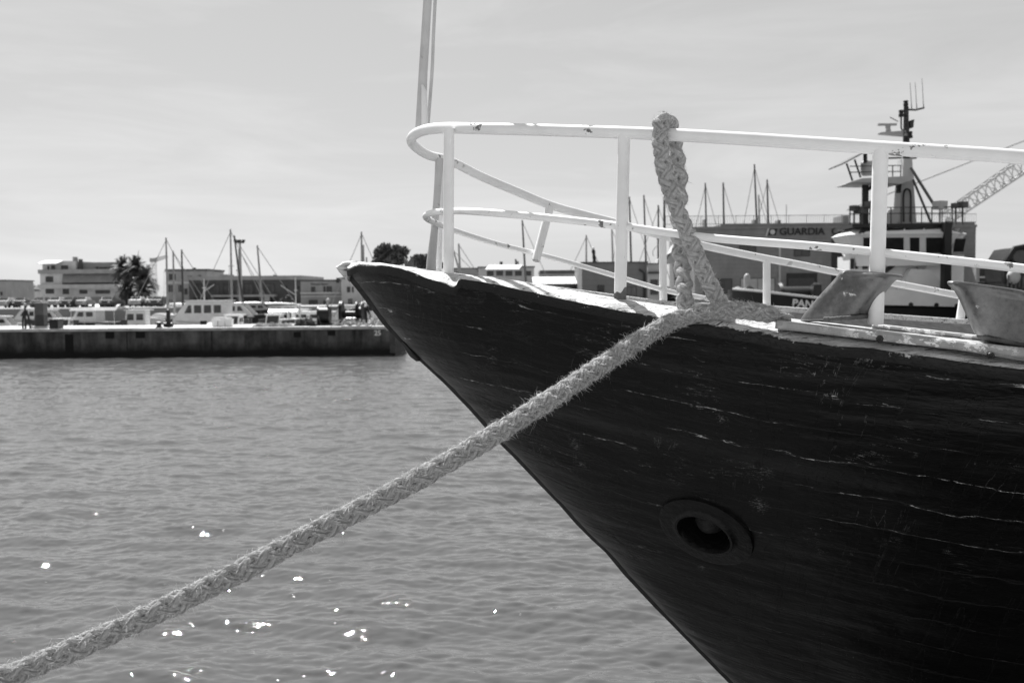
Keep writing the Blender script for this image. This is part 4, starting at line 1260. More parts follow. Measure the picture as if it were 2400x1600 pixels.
# boats laid up on the right, behind the low buildings
RIGHT_MASTS = [(1075, 571, False, -0.3, 'sailing boat with one mast right of the first railing post'), (1062, 585, False, -2.2, 'sailing boat with a strongly leaning mast by the first railing post'),
    (1224, 516, True, -0.6, 'sailing boat with a dark mast above the white roofed building'), (1374, 551, False, 0.0, 'sailing boat with a thin mast left of the second railing post'),
    (1434, 537, False, -0.3, 'sailing boat with a mast half hidden by the second railing post'), (1475, 461, True, -0.4, 'sailing boat with a dark mast just right of the second railing post'),
    (1509, 457, True, -0.5, 'sailing boat with a tall dark mast left of the hanging rope'), (1543, 481, True, 0.0, 'sailing boat with a mast close left of the hanging rope'),
    (1557, 462, True, 0.0, 'sailing boat with a thick mast touching the hanging rope'), (1653, 429, True, -0.4, 'sailing boat with the first mast right of the hanging rope'),
    (1695, 428, True, -0.3, 'sailing boat with the second mast right of the hanging rope'), (1768, 385, True, -0.9, 'sailing boat with the tallest mast above the lettered building'),
    (1778, 457, False, -0.5, 'sailing boat with a short mast beside the tallest one'), (1798, 421, True, -0.5, 'sailing boat with the mast right of the tallest one')]
for i, (px, pyt, dk, ln, lab) in enumerate(RIGHT_MASTS):
    sailboat(px, pyt, 134 + (i * 7) % 22, lab, dk, ln, stay=1 + i % 2, L=9.0, zb=1.5, r_=(140 / F * (3.6 if px == 1557 else 2.6)))
# ------------------------------------------------------------------ buildings
GZ = 1.5
def masonry(name, g, var=0.12, scale=0.5, course=None):
    t = NT(name)
    v = t.coord('Object')
    n = t.noise(v, scale, 6, 0.6)
    f = t.noise(t.coord('Object', (1, 1, 0.25)), scale * 2.4, 5, 0.65)
    val = t.math('MULTIPLY', t.rng(n, 0.3, 0.7, 1 - var, 1 + var), t.rng(f, 0.3, 0.7, 1 - var, 1 + var * 0.6))
    val = t.math('MULTIPLY', val, g)
    if course:
        sp = t.n.new('ShaderNodeSeparateXYZ'); t.ln(v, sp.inputs[0])
        fr = t.math('FRACT', t.math('DIVIDE', sp.outputs[2], course))
        val = t.math('MULTIPLY', val, t.rng(fr, 0.0, 0.14, 0.78, 1.0))
    t.base(val).setv(0.9, 0.2)
    t.bump(n, 0.2, 0.05)
    return t.m
M_b_white = masonry('pale_render', 0.58)
M_b_lite = masonry('light_render', 0.48)
M_b_mid = masonry('mid_render', 0.31)
M_b_dark = masonry('dark_render', 0.085)
M_b_stone = masonry('grey_block_facade', 0.235, 0.12, 0.6, 0.42)
M_roofd = plain('dark_roof', 0.09, 0.9, 0.3, 1)
M_awn = plain('white_awning', 0.85, 0.8, 0.05, 2)
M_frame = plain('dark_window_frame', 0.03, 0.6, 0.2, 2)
M_blind = plain('window_blind', 0.45, 0.8, 0.15, 1)
M_shade = plain('grey_sun_blind', 0.22, 0.85, 0.15, 0.7)

class Bld:
    def __init__(s, name, label, px0, px1, pytop, Y, dep, m_, zb=GZ, cat='building', roof_m=None, parapet=0.0):
        s.Y = Y; s.x0, s.x1 = xof(px0, Y), xof(px1, Y); s.zt = zof(pytop, Y, (px0 + px1) / 2)
        s.o = thing(name, label, cat, ((s.x0 + s.x1) / 2, Y + dep / 2, zb))
        m = MB(); m.box(s.x0, s.x1, Y, Y + dep, zb, s.zt); m.build('wall', m_, s.o)
        e = Y / F * 2.0
        m = MB(); m.box(s.x0 - e, s.x1 + e, Y - e, Y + dep + e, s.zt + 0.003, s.zt + max(e * 1.2, parapet)); s.roof = m.build('roof', roof_m or M_roofd, s.o)
    def pb(s, name, px0, py0, px1, py1, m_, out=0.1, back=0.05, parent=None):
        a, b = at(px0, py0, s.Y), at(px1, py1, s.Y)
        m = MB(); m.box(min(a.x, b.x), max(a.x, b.x), s.Y - out, s.Y + back, min(a.z, b.z), max(a.z, b.z))
        return m.build(name, m_, parent or s.o)
    def win(s, px0, py0, px1, py1, glass=None, mull=True, frame=None):
        a, b = at(px0, py0, s.Y), at(px1, py1, s.Y)
        x0, x1, z0, z1 = min(a.x, b.x), max(a.x, b.x), min(a.z, b.z), max(a.z, b.z)
        w = s.Y / F * 1.1
        m = MB()
        m.box(x0, x1, s.Y - 0.06, s.Y + 0.05, z1 - w, z1); m.box(x0, x1, s.Y - 0.08, s.Y + 0.05, z0, z0 + w)
        m.box(x0, x0 + w, s.Y - 0.06, s.Y + 0.05, z0 + w, z1 - w); m.box(x1 - w, x1, s.Y - 0.06, s.Y + 0.05, z0 + w, z1 - w)
        if mull: m.box((x0 + x1) / 2 - w * 0.4, (x0 + x1) / 2 + w * 0.4, s.Y - 0.055, s.Y + 0.05, z0 + w, z1 - w)
        f = m.build('window', frame or M_frame, s.o)
        m = MB(); m.box(x0 + w, x1 - w, s.Y - 0.025, s.Y + 0.04, z0 + w, z1 - w); m.build('pane', glass or M_glass, f)
        return f
    def top(s, name, px0, py0, px1, py1, m_, y0=1.0, y1=4.0, parent=None):
        """something standing on the roof, set back"""
        Yb = s.Y + y0
        a, b = at(px0, py0, Yb), at(px1, py1, Yb)
        m = MB(); m.box(min(a.x, b.x), max(a.x, b.x), Yb, s.Y + y1, s.zt - 0.02 if py1 >= 9000 else min(a.z, b.z), max(a.z, b.z))
        return m.build(name, m_, parent or s.o)

# A: stepped apartment block with roof terrace
A = Bld('apartment_building', 'pale stepped apartment block with roof terrace left of the palms', 95, 283, 634, 215, 14, M_b_white)
A.top('penthouse', 99, 612, 178, 636, M_b_white, 1.5, 10); A.top('penthouse', 178, 615, 277, 636, M_b_mid, 3, 10)
A.pb('cornice', 93, 632, 284, 640, M_b_mid, 0.9)
a = MB(); p0, p1 = at(97, 612, 215.5), at(141, 619, 215.5); a.loft([[(p0.x, 213.6, p1.z), (p1.x, 213.6, p1.z), (p1.x, 217, p0.z), (p0.x, 217, p0.z)], [(p0.x, 213.6, p1.z + 0.15), (p1.x, 213.6, p1.z + 0.15), (p1.x, 217, p0.z + 0.15), (p0.x, 217, p0.z + 0.15)]]); a.build('terrace_awning', M_awn, A.o)
A.top('chimney', 170, 602, 177, 636, M_b_mid, 2, 3.4); A.top('chimney', 184, 607, 190, 640, M_roofd, 2, 3)
for w in ((111, 623, 116, 632), (120, 622, 129, 632), (143, 622, 160, 632)):
    A.Y += 1.5; A.win(*w, mull=False); A.Y -= 1.5
for w in ((225, 625, 231, 633), (233, 626, 252, 633), (254, 626, 275, 633)):
    A.Y += 3.0; A.win(*w, mull=False); A.Y -= 3.0
A.win(107, 648, 125, 661)
# long sun blind over the second floor gallery
p0, p1 = at(146, 642, 215), at(278, 661, 215)
m = MB(); m.loft([[(p0.x + 0.2, 214.95, p0.z), (p1.x - 0.5, 214.95, p0.z), (p1.x, 213.2, p1.z), (p0.x + 0.7, 213.2, p1.z)], [(p0.x + 0.2, 214.8, p0.z - 0.1), (p1.x - 0.5, 214.8, p0.z - 0.1), (p1.x, 213.1, p1.z - 0.1), (p0.x + 0.7, 213.1, p1.z - 0.1)]]); m.build('sun_blind', M_shade, A.o)
A.pb('gallery_shadow_strip', 146, 660, 280, 667, M_frame, 0.02)  # flat dark strip, its colour standing in for shade under the blind
A.pb('balcony', 95, 667, 283, 675, M_b_lite, 1.4)
for w in ((107, 677, 127, 688), (147, 677, 162, 689), (186, 679, 205, 688), (224, 680, 258, 688)): A.win(*w)
A.pb('balcony', 184, 673, 283, 678, M_b_white, 0.9)
A.pb('shop_front', 150, 696, 283, 713, M_b_mid, 0.05)

# B: building behind the first masts
B = Bld('stepped_building', 'grey three storey building behind the first group of masts', 390, 486, 635, 205, 12, M_b_mid, parapet=0.4)
B.top('chimney', 451, 627, 456, 640, M_roofd, 2, 3)
B.pb('string_course', 389, 660, 487, 664, M_b_lite, 0.25)
for w in ((396, 642, 412, 656), (440, 646, 450, 656), (462, 645, 472, 655), (394, 668, 410, 684), (418, 668, 430, 684), (432, 676, 440, 690)): B.win(*w)
# C: long dark hall with big windows
C = Bld('dark_hall', 'long dark flat roofed hall with tall glazed bays in the middle of the waterfront', 443, 706, 656, 172, 20, M_b_dark, roof_m=M_b_mid, parapet=0.7)
for k in range(3):
    x0 = 455 + k * 34; C.win(x0, 664, x0 + 26, 692, glass=plain('dim_glass', 0.05, 0.2, 0.5, 0.5))
for k in range(3):
    x0 = 572 + k * 25; C.win(x0, 664, x0 + 22, 690, glass=plain('dim_glass', 0.06, 0.2, 0.5, 0.5))
C.pb('canopy', 500, 691, 650, 695, M_b_mid, 1.5)
for k in range(4):
    x0 = 452 + k * 44; C.win(x0, 697, x0 + 36, 709)
C.win(667, 669, 674, 676, mull=False); C.win(697, 670, 703, 677, mull=False)
C.top('stair_tower', 514, 643, 534, 660, M_b_mid, 2, 6); C.top('stair_tower', 640, 644, 646, 660, M_roofd, 2, 3)
C.pb('advertising_board', 622, 692, 635, 708, M_b_lite, 1.0, -0.6)
# D: two storey pale building with sign
D = Bld('two_storey_building', 'pale two storey building with a long sign under its roof left of the ship tip', 705, 800, 659, 152, 12, M_b_mid, parapet=0.25)
D.pb('string_course', 705, 693, 800, 696, M_b_lite, 0.12)
a = at(729, 668, 152); text_mesh('Ristorante Pizzeria', 0.42, M_frame, 'sign_lettering', (a.x, 151.93, a.z), 0.02, D.o, sx=0.82)
for w in ((729, 672, 739, 686), (758, 671, 763, 686), (765, 671, 778, 686)): D.win(*w, mull=False)
for w in ((724, 703, 745, 722), (758, 704, 772, 720)): D.win(*w)
D.pb('balcony', 705, 685, 800, 688, M_b_lite, 0.5)
D2 = Bld('white_house', 'lighter two storey house joined to the right of the signed building', 800, 905, 653, 151, 12, M_b_lite, parapet=0.2)
for w in ((813, 672, 821, 685), (825, 672, 829, 685), (850, 672, 862, 685), (816, 700, 826, 714)): D2.win(*w, mull=False)
D2.top('chimney', 788, 651, 795, 662, M_roofd, 1, 2)
# far left
L1 = Bld('edge_house', 'grey house cut by the left edge of the view', -60, 13, 658, 170, 10, M_b_mid); L1.win(1, 684, 6, 692, mull=False); L1.win(-20, 668, -8, 680)
for i, (p0, p1, py, lab, mm_) in enumerate(((13, 32, 671, 'low grey house next to the house at the left edge', M_b_mid), (30, 74, 682, 'long low roofed house far behind the folded davit', M_b_lite), (72, 97, 688, 'low house squeezed against the stepped apartment block', M_b_mid))):
    h_ = Bld('low_house', lab, p0, p1, py, 230 + i * 12, 10, mm_)
    h_.win(p0 + 3, py + 7, p0 + 8, py + 12, mull=False)
    x0, x1, Yh = h_.x0, h_.x1, h_.Y
    m = MB(); m.prism_y([(x0 - 0.3, h_.zt + 0.4), (x1 + 0.3, h_.zt + 0.4), ((x0 + x1) / 2, h_.zt + 1.4)], Yh - 0.3, Yh + 10); m.build('gable', M_roofd, h_.o)
m = MB(); hp = [(-300, 0)]
for i in range(61):
    t_ = i / 60; hp.append((-300 + 900 * t_, 9 + 4 * math.sin(t_ * 9) + 3 * math.sin(t_ * 23 + 1) - 6 * t_))
hp.append((600, 0)); m.prism_y([(x, z) for x, z in hp][::-1], 1350, 1400); tag(m.build('hills', plain('far_hills', 0.12, 0.95)), 'low hills', None, None, 'structure')

# E: white roofed pavilion and neighbours seen between the railing posts
E = Bld('pavilion', 'pale low building with a white awning roof between the first two railing posts', 1122, 1252, 627, 165, 12, M_b_lite, parapet=0.2)
for k in range(5):
    x0 = 1141 + k * 22; E.win(x0, 635, x0 + 16, 646)
p0, p1 = at(1138, 626, 165), at(1216, 632, 165)
m = MB(); m.loft([[(p0.x, 162.6, p1.z - 0.05), (p1.x, 162.6, p1.z - 0.05), (p1.x + 0.6, 165.5, p0.z + 0.2), (p0.x + 0.6, 165.5, p0.z + 0.2)], [(p0.x, 162.6, p1.z + 0.1), (p1.x, 162.6, p1.z + 0.1), (p1.x + 0.6, 165.5, p0.z + 0.36), (p0.x + 0.6, 165.5, p0.z + 0.36)]]); m.build('awning', M_awn, E.o)
E.top('chimney', 1171, 613, 1178, 630, M_roofd, 2, 3); E.top('roof_unit', 1207, 607, 1211, 630, M_roofd, 2, 2.6); E.top('roof_unit', 1211, 612, 1216, 630, M_b_mid, 2, 3)
E2 = Bld('grey_annex', 'flat grey annex left of the pavilion behind the bow', 1055, 1122, 630, 168, 10, M_b_mid); E2.win(1070, 637, 1080, 645)
S = Bld('open_shed', 'low shed with a bright white corrugated roof left of the grey block building', 1252, 1364, 664, 112, 8, M_b_mid, roof_m=M_roofd)
p0, p1 = at(1249, 648, 112), at(1364, 663, 112)
m = MB(); V = []; n = 80
for i in range(n + 1):
    x = p0.x + (p1.x - p0.x) * i / n; dz = 0.04 * math.sin(i * 1.9)
    V += [(x, 111.2, p1.z + dz - 0.05), (x, 115.5, p0.z + dz), (x, 115.5, p0.z + dz - 0.06), (x, 111.2, p1.z + dz - 0.11)]
m.add(V, [(i * 4 + j, i * 4 + (j + 1) % 4, (i + 1) * 4 + (j + 1) % 4, (i + 1) * 4 + j) for i in range(n) for j in range(4)] + [(0, 1, 2, 3), (n * 4 + 3, n * 4 + 2, n * 4 + 1, n * 4)])
m.build('corrugated_roof', M_awn, S.o)
S.win(1300, 672, 1318, 684); S.win(1335, 670, 1350, 690)
S2 = Bld('dark_roofed_house', 'dark roofed house behind the white corrugated shed', 1268, 1364, 641, 150, 9, M_b_mid, parapet=0.5); S2.top('chimney', 1272, 634, 1276, 650, M_roofd, 1, 2)
FB = Bld('block_building', 'plain grey flat block building right of the white roofed shed', 1364, 1518, 616, 104, 12, masonry('smooth_grey_facade', 0.22, 0.08, 0.3, 0.55), parapet=0.12)
FB.win(1468, 671, 1492, 706); FB.win(1400, 668, 1416, 684)
m = MB(); p = at(1509, 640, 104); p2 = at(1514, 700, 104); m.tube([(p.x - 0.5, 103.85, p.z + 0.4), (p.x, 103.8, p.z), (p.x, 103.8, 1.6)], 0.1, 8); m.build('downpipe', M_grey2, FB.o, smooth=60)
FB2 = Bld('light_annex', 'paler annex with barred windows left of the hanging rope', 1518, 1562, 619, 103, 10, M_b_lite); FB2.win(1524, 655, 1542, 690); FB2.pb('cornice', 1518, 637, 1562, 641, M_grey2, 0.3)
# dark leaning figure-like spar on the block roof
x = xof(1395, 105); o = thing('roof_spar', 'slim dark leaning spar with a pale top standing on the grey block building', 'spar', (x, 105.5, FB.zt))
b_ = zof(616, 105.5, 1395); t_ = zof(578, 105.5, 1395)
H_ = t_ - b_
m = MB(); m.lathe([(0.28, 0), (0.22, H_ * 0.12), (0.16, H_ * 0.14), (0.2, H_ * 0.3), (0.15, H_ * 0.5), (0.2, H_ * 0.68), (0.19, H_ * 0.76), (0.07, H_ * 0.82)], (x, 105.5, b_ + 0.02), 12, Matrix(((1, 0, -0.1), (0, 1, 0), (0, 0, 1)))); m.build('spar_body', M_black, o, smooth=50)
m = MB(); m.ball((x - 0.1 * H_ * 0.9, 105.5, b_ + H_ * 0.9), H_ * 0.09, 8); m.build('head', M_whitep, o, smooth=60)

# G: coastguard building
G = Bld('coastguard_building', 'grey coastguard building with dark lettering and a railed roof terrace', 1628, 2285, 535, 100, 16, M_b_stone, roof_m=M_b_stone, parapet=0.25)
G.top('attic_storey', 1690, 525, 2285, 540, M_b_stone, 0.3, 14)
for w in ((1733, 568, 1772, 603), (1861, 574, 1898, 600), (1676, 653, 1716, 689)): G.win(*w)
G.win(1735, 652, 1816, 688, glass=M_blind); G.win(1650, 655, 1674, 688, glass=M_blind)
g_ = G.pb('garage_opening', 1843, 640, 1915, 700, M_frame, 0.03); G.pb('shutter', 1848, 652, 1908, 700, plain('slatted_shutter', 0.06, 0.6, 0.2, 3, stretch=(6, 1, 1)), 0.05, parent=g_)
G.pb('stair_glazing', 1949, 552, 1972, 700, M_frame, 0.04)
G.pb('downpipe', 1825, 575, 1829, 700, M_b_lite, 0.12)
a = at(1826, 550.5, 100)
M_sign = plain('dark_sign_letters', 0.018, 0.5, 0.15, 2)
t1 = text_mesh('GUARDIA', 0.98, M_sign, 'sign_lettering', (a.x, 99.93, a.z), 0.04, G.o, sx=0.92, bold=0.012)
wd = max(v.co.x for v in t1.data.vertices) - min(v.co.x for v in t1.data.vertices)
t1.scale = ((xof(1932, 100, 545) - a.x) / wd, 1, 1)
a2 = at(1948, 550, 100)
t2 = text_mesh('COSTIERA', 0.98, M_sign, 'sign_lettering', (a2.x, 99.93, a2.z), 0.04, G.o, sx=t1.scale.x, bold=0.012)
# emblem: dark slanted field with a pale bar and a pale roundel
e0, e1_ = at(1796, 551.5, 100), at(1822, 536, 100)
m = MB(); w_ = e1_.x - e0.x; h_ = e1_.z - e0.z
m.prism_y([(e0.x, e0.z), (e0.x + w_ * 0.86, e0.z), (e1_.x, e1_.z), (e0.x + w_ * 0.2, e1_.z)], 99.94, 100.0); em = m.build('emblem', M_sign, G.o)
m = MB(); m.prism_y([(e0.x - 0.12, e0.z - 0.1), (e0.x + 0.06, e0.z - 0.1), (e0.x + w_ * 0.2 + 0.06, e1_.z), (e0.x + w_ * 0.2 - 0.12, e1_.z)], 99.90, 99.935); m.build('slanted_bar', M_b_white, em)
m = MB(); m.lathe([(0.001, 0.0), (0.25, 0.0), (0.25, 0.03), (0.19, 0.035), (0.001, 0.035)], ((e0.x + e1_.x) / 2 + 0.05, 99.935, (e0.z + e1_.z) / 2), 20, Matrix(((1, 0, 0), (0, 0, -1), (0, 1, 0)))); m.build('roundel', M_b_white, em)
# roof railing
m = MB()
x0, x1, zr = xof(1560, 100.4), xof(2285, 100.4), G.zt
for z in (zr + 0.55, zr + 1.35): m.tube([(x0, 100.4, z), (x1, 100.4, z)], 0.022, 4)
k = int((x1 - x0) / 0.22)
for i in range(k + 1): m.tube([(x0 + (x1 - x0) * i / k, 100.4, zr - 0.4), (x0 + (x1 - x0) * i / k, 100.4, zr + 1.4)], 0.012 if i % 8 else 0.03, 4)
m.build('roof_railing', M_grey, G.o)
for px0, py0, px1 in ((1651, 514, 1657), (1768, 515, 1777), (1823, 516, 1830)): G.top('chimney', px0, py0, px1, 540, M_b_stone, 0.8, 2.0)
G.top('stair_head', 1975, 505, 1990, 530, M_b_stone, 3, 6)
x = xof(1842, 103); G_ant = MB(); G_ant.tube([(x, 103, G.zt), (x, 103, zof(480, 103, 1842))], 0.04, 6); G_ant.build('aerial', M_wire, G.o)
R1 = Bld('low_shed', 'low grey shed right of the coastguard building', 2287, 2362, 617, 96, 10, M_b_mid)
R1.pb('recess', 2296, 630, 2350, 660, M_frame, 0.02); R1.pb('railing', 2292, 648, 2358, 651, M_b_lite, 0.4, -0.3)
# yacht laid up behind the annex
ya = thing('laid_up_yacht', 'white yacht bow showing above the annex beside the hanging rope', 'yacht', (xof(1560, 112), 112, GZ))
m = MB(); p0, p1 = at(1538, 614, 112), at(1575, 572, 112)
m.loft([[(p0.x, 111, p0.z - 3.2), (p0.x + 0.1, 112.5, p0.z - 3.2), (p0.x + 0.2, 113.5, p0.z - 3.2)], [(p0.x, 110.6, p0.z + 0.3), (p0.x + 0.1, 112.5, p0.z + 0.3), (p0.x + 0.2, 114, p0.z + 0.3)], [(p0.x + 2.4, 110, p1.z - 0.5), (p0.x + 2.6, 112.5, p1.z - 0.5), (p0.x + 2.8, 115, p1.z - 0.5)]], cap=True); m.build('hull', M_whitep, ya)
m = MB(); m.prism_y([(p0.x + 0.9, p0.z - 0.2), (p0.x + 2.9, p0.z - 0.2), (p0.x + 2.9, p1.z), (p0.x + 1.9, p1.z - 0.1)], 110.8, 113.2); m.build('deckhouse', M_whitep, ya)
m = MB(); m.box(p0.x - 0.2, p0.x + 3.2, 111, 113.5, GZ, p0.z - 3.1); m.build('cradle', M_grey2, ya)
m = MB(); q = smooth_path([at(1532, 600, 112), at(1530, 590, 112), at(1542, 575, 112), at(1556, 573, 112)], 0.3); m.tube(q, 0.035, 6); m.build('pulpit', M_grey2, ya, smooth=60)

# ------------------------------------------------------------------ trees
def leaf_mat(name, g):
    t = NT(name)
    oi = t.coord('Object')
    t.base(t.math('MULTIPLY', t.rng(t.noise(oi, 0.9, 4, 0.7), 0.3, 0.7, 0.45, 1.6), g)).setv(0.6, 0.3)
    return t.m
M_leaf = leaf_mat('tree_foliage', 0.10)
M_palm = leaf_mat('palm_fronds', 0.055)
M_bark = plain('bark', 0.09, 0.95, 0.4, 6)
def round_tree(label, px0, px1, pyt, Y, pyb, seed, n=2600, ls=0.32, name='round_tree', group=None):
    rng = np.random.default_rng(seed)
    x0, x1 = xof(px0, Y), xof(px1, Y); zt = zof(pyt, Y); zb_ = zof(pyb, Y)
    xc, rx, zc, rz_ = (x0 + x1) / 2, (x1 - x0) / 2, (zt + zb_) / 2, (zt - zb_) / 2
    o = thing(name, label, 'tree', (xc, Y, GZ), group=group)
    nb = 40
    bl = []
    for i in range(nb):
        a, b = rng.uniform(0, 2 * math.pi), math.acos(rng.uniform(-0.8, 1))
        r_ = rng.uniform(0.45, 0.86)
        bl.append((xc + rx * r_ * math.sin(b) * math.cos(a), Y + rx * r_ * math.sin(b) * math.sin(a), zc + rz_ * r_ * math.cos(b), rng.uniform(0.14, 0.34)))
    P = []
    for cx, cy, cz, rr in bl:
        k = n // nb
        d = rng.normal(size=(k, 3)); d /= np.linalg.norm(d, axis=1)[:, None]
        rad = rr * rng.uniform(0.55, 1.05, size=(k, 1)) ** 0.5
        P.append(np.array([cx, cy, cz]) + d * rad * np.array([rx, rx, rz_]))
    P = np.concatenate(P); k = len(P)
    a_ = rng.normal(size=(k, 3)); a_ /= np.linalg.norm(a_, axis=1)[:, None]
    b_ = np.cross(a_, rng.normal(size=(k, 3))); b_ /= np.linalg.norm(b_, axis=1)[:, None]
    s = ls * rng.uniform(0.5, 1.3, size=(k, 1))
    V = np.stack([P - a_ * s, P - b_ * s * 0.55, P + a_ * s, P + b_ * s * 0.55], 1).reshape(-1, 3)
    c = np_mesh('crown', V, np.arange(4 * k).reshape(-1, 4), M_leaf, o, smooth=False)
    m = MB(); m.tube([(xc, Y, GZ), (xc + 0.1, Y, (GZ + zb_) / 2), (xc, Y, zc)], [0.35, 0.27, 0.12], 9)
    for i in range(7):
        t_ = bl[i]; m.tube([(xc, Y, zb_ - 0.2), ((xc + t_[0]) / 2, (Y + t_[1]) / 2, (zb_ + t_[2]) / 2 + 0.3), t_[:3]], [0.16, 0.1, 0.04], 6)
    m.build('trunk', M_bark, o, smooth=60)
round_tree('large round dark tree behind the bow of the ship', 866, 966, 568, 175, 640, 1, 3600, 0.42)
round_tree('smaller round tree between the large tree and the first railing post', 962, 1040, 589, 182, 640, 2, 2800, 0.42)
round_tree('low dark shrub mass right of the palms below the tower crane', 352, 384, 688, 150, 722, 3, 1500, 0.30, name='dark_shrub')
round_tree('low dark bush at the foot of the palms', 318, 356, 680, 152, 724, 4, 1500, 0.30, name='dark_shrub')
round_tree('small feathery tree in front of the dark hall right end', 655, 686, 688, 150, 712, 6, 900, 0.26, name='small_tree')
def palm(label, px, pyt, Y, fr, seed, n=72, skirt=True):
    rng = random.Random(seed)
    x = xof(px, Y); zt = zof(pyt, Y) - fr * 0.45
    o = thing('palm_tree', label, 'palm', (x, Y, GZ), group=None)
    m = MB(); m.tube([(x, Y, GZ), (x + 0.12, Y, (GZ + zt) / 2), (x, Y, zt)], [0.42, 0.30, 0.34], 10); m.build('trunk', M_bark, o, smooth=60)
    m = MB()
    for i in range(n):
        a = i * 2.39996 + rng.uniform(-0.2, 0.2); el = R(80) - R(165) * (i / n) ** 0.9
        L = fr * rng.uniform(0.75, 1.1)
        d = Vector((math.cos(a) * math.cos(el), math.sin(a) * math.cos(el), math.sin(el)))
        pts = []
        for k in range(6):
            t = k / 5; pts.append(Vector((x, Y, zt)) + d * L * t + Vector((0, 0, -L * 0.42 * t * t * math.cos(el))))
        sd = d.cross(Vector((0, 0, 1)))
        sd = sd.normalized() if sd.length > 0.05 else Vector((1, 0, 0))
        for k in range(1, 6):
            for s in (-1, 1):
                for h in range(2):
                    q = pts[k - 1].lerp(pts[k], h * 0.5 + 0.25)
                    ln = 0.42 * fr * (1 - 0.55 * abs(k / 5 - 0.45)) * 0.6
                    tip = q + sd * s * ln + (pts[k] - pts[k - 1]) * 0.9 + Vector((0, 0, -ln * rng.uniform(0.1, 0.6)))
                    e = (pts[k] - pts[k - 1]) * 0.27
                    m.add([q - e, q + e, tip], [(0, 1, 2)])
    # the skirt of old leaves below the crown
    if skirt:
        for i in range(260):
            a = rng.uniform(0, 6.28); z = zt - rng.uniform(0.1, 1.0) * (zt - GZ) * 0.72; r_ = rng.uniform(0.2, 0.6) * fr * (0.5 + 0.4 * (z - GZ) / (zt - GZ))
            q = Vector((x + math.cos(a) * r_ * 0.5, Y + math.sin(a) * r_ * 0.5, z)); t2 = q + Vector((math.cos(a) * r_ * 0.8, math.sin(a) * r_ * 0.8, -rng.uniform(0.3, 1.0)))
            w = Vector((-math.sin(a), math.cos(a), 0)) * 0.14
            m.add([q - w, q + w, t2], [(0, 1, 2)])
    m.build('crown', M_palm, o)
palm('left palm tree of the clump beside the apartment block', 289, 606, 168, 2.3, 1)
palm('tallest palm tree in the middle of the clump', 320, 602, 165, 2.6, 2)
palm('drooping palm tree on the right side of the clump', 341, 630, 163, 2.6, 3)
palm('lowest palm tree in the front of the clump', 305, 632, 166, 2.4, 4)

palm('small ragged palm tree in the gap between the two left palms', 300, 652, 160, 2.2, 5)
palm('short palm tree under the right side of the clump', 334, 660, 159, 2.3, 6)

# ------------------------------------------------------------------ tower crane far off, lamp mast
def lattice(m, a, b, w0, w1, up, n, r_, r2=None):
    a, b = Vector(a), Vector(b); d = (b - a).normalized(); s = d.cross(Vector(up)).normalized(); u_ = s.cross(d)
    C = []
    for i in range(n + 1):
        p = a.lerp(b, i / n); w = w0 + (w1 - w0) * i / n
        C.append([p + (s * sx + u_ * ux) * w / 2 for sx, ux in ((-1, -1), (1, -1), (1, 1), (-1, 1))])
    for k in range(4): m.tube([c[k] for c in C], r_, 5)
    for i in range(n):
        for k in range(4):
            k2 = (k + 1) % 4
            m.tube([C[i][k], C[i + 1][k2]], r2 or r_ * 0.6, 4); m.tube([C[i + 1][k], C[i + 1][k2]], r2 or r_ * 0.6, 4)
Yt = 320
p0, p1, p2 = at(363, 725, Yt), at(362, 614, Yt), at(362, 610, Yt)
tc = thing('tower_crane', 'pale small tower crane standing between the palms and the first masts', 'crane', (p0.x, Yt, GZ))
m = MB(); lattice(m, (p0.x, Yt, GZ), (p0.x, Yt, p1.z), 1.3, 1.3, (0, 1, 0.01), 12, 0.07, 0.04); m.build('tower', M_lite, tc)
m = MB(); m.box(p0.x - 1.0, p0.x + 0.8, Yt - 0.8, Yt + 0.8, p1.z + 0.003, p1.z + 1.2); m.build('cab', M_b_mid, tc)
m = MB(); e = at(392, 601, Yt); lattice(m, (p0.x + 0.6, Yt, p1.z + 0.7), e, 1.1, 0.7, (0, 0, 1), 8, 0.08, 0.05); m.build('jib', M_lite, tc)
Yl = 118; x = xof(565, Yl); zt_ = zof(563, Yl)
lm = thing('floodlight_mast', 'tall pale floodlight mast with a crossbar of lamps among the sailing masts', 'lamp post', (x, Yl, GZ))
m = MB(); m.tube([(x, Yl, GZ), (x, Yl, zt_)], [0.20, 0.11], 10); m.build('pole', M_lite, lm, smooth=60)
m = MB(); m.box(x - 0.5, x + 0.5, Yl - 0.06, Yl + 0.06, zt_ - 0.1, zt_ + 0.06); m.build('crossbar', M_grey2, lm)
for dx in (-0.45, 0.0, 0.45):
    m = MB(); m.box(x + dx - 0.15, x + dx + 0.15, Yl - 0.35, Yl + 0.1, zt_ + 0.064, zt_ + 0.3, rot=dx); m.build('lamp_head', M_grey2, lm)

# ------------------------------------------------------------------ parasols and cars on the waterfront
def canopy_row(px0, px1, py, Y, label):
    x0, x1, z = xof(px0, Y), xof(px1, Y), zof(py, Y)
    o = thing('market_canopy', label, 'canopy', ((x0 + x1) / 2, Y, GZ))
    m = MB(); n = 36; V = []
    for i in range(n + 1):
        x = x0 + (x1 - x0) * i / n; s = 0.10 * abs(math.sin(i / n * math.pi * 5))
        V += [(x, Y, z - 0.55 - s), (x, Y, z - 0.28), (x, Y + 1.5, z), (x, Y + 3, z - 0.28), (x, Y + 3, z - 0.55 - s)]
    m.add(V, [(i * 5 + j, (i + 1) * 5 + j, (i + 1) * 5 + j + 1, i * 5 + j + 1) for i in range(n) for j in range(4)]); m.build('canopy', M_awn, o)
    for x in (x0 + 0.2, (x0 + x1) / 2, x1 - 0.2):
        m = MB(); m.tube([(x, Y + 1.5, GZ), (x, Y + 1.5, z - 0.1)], 0.05, 6); m.build('pole', M_metal, o)
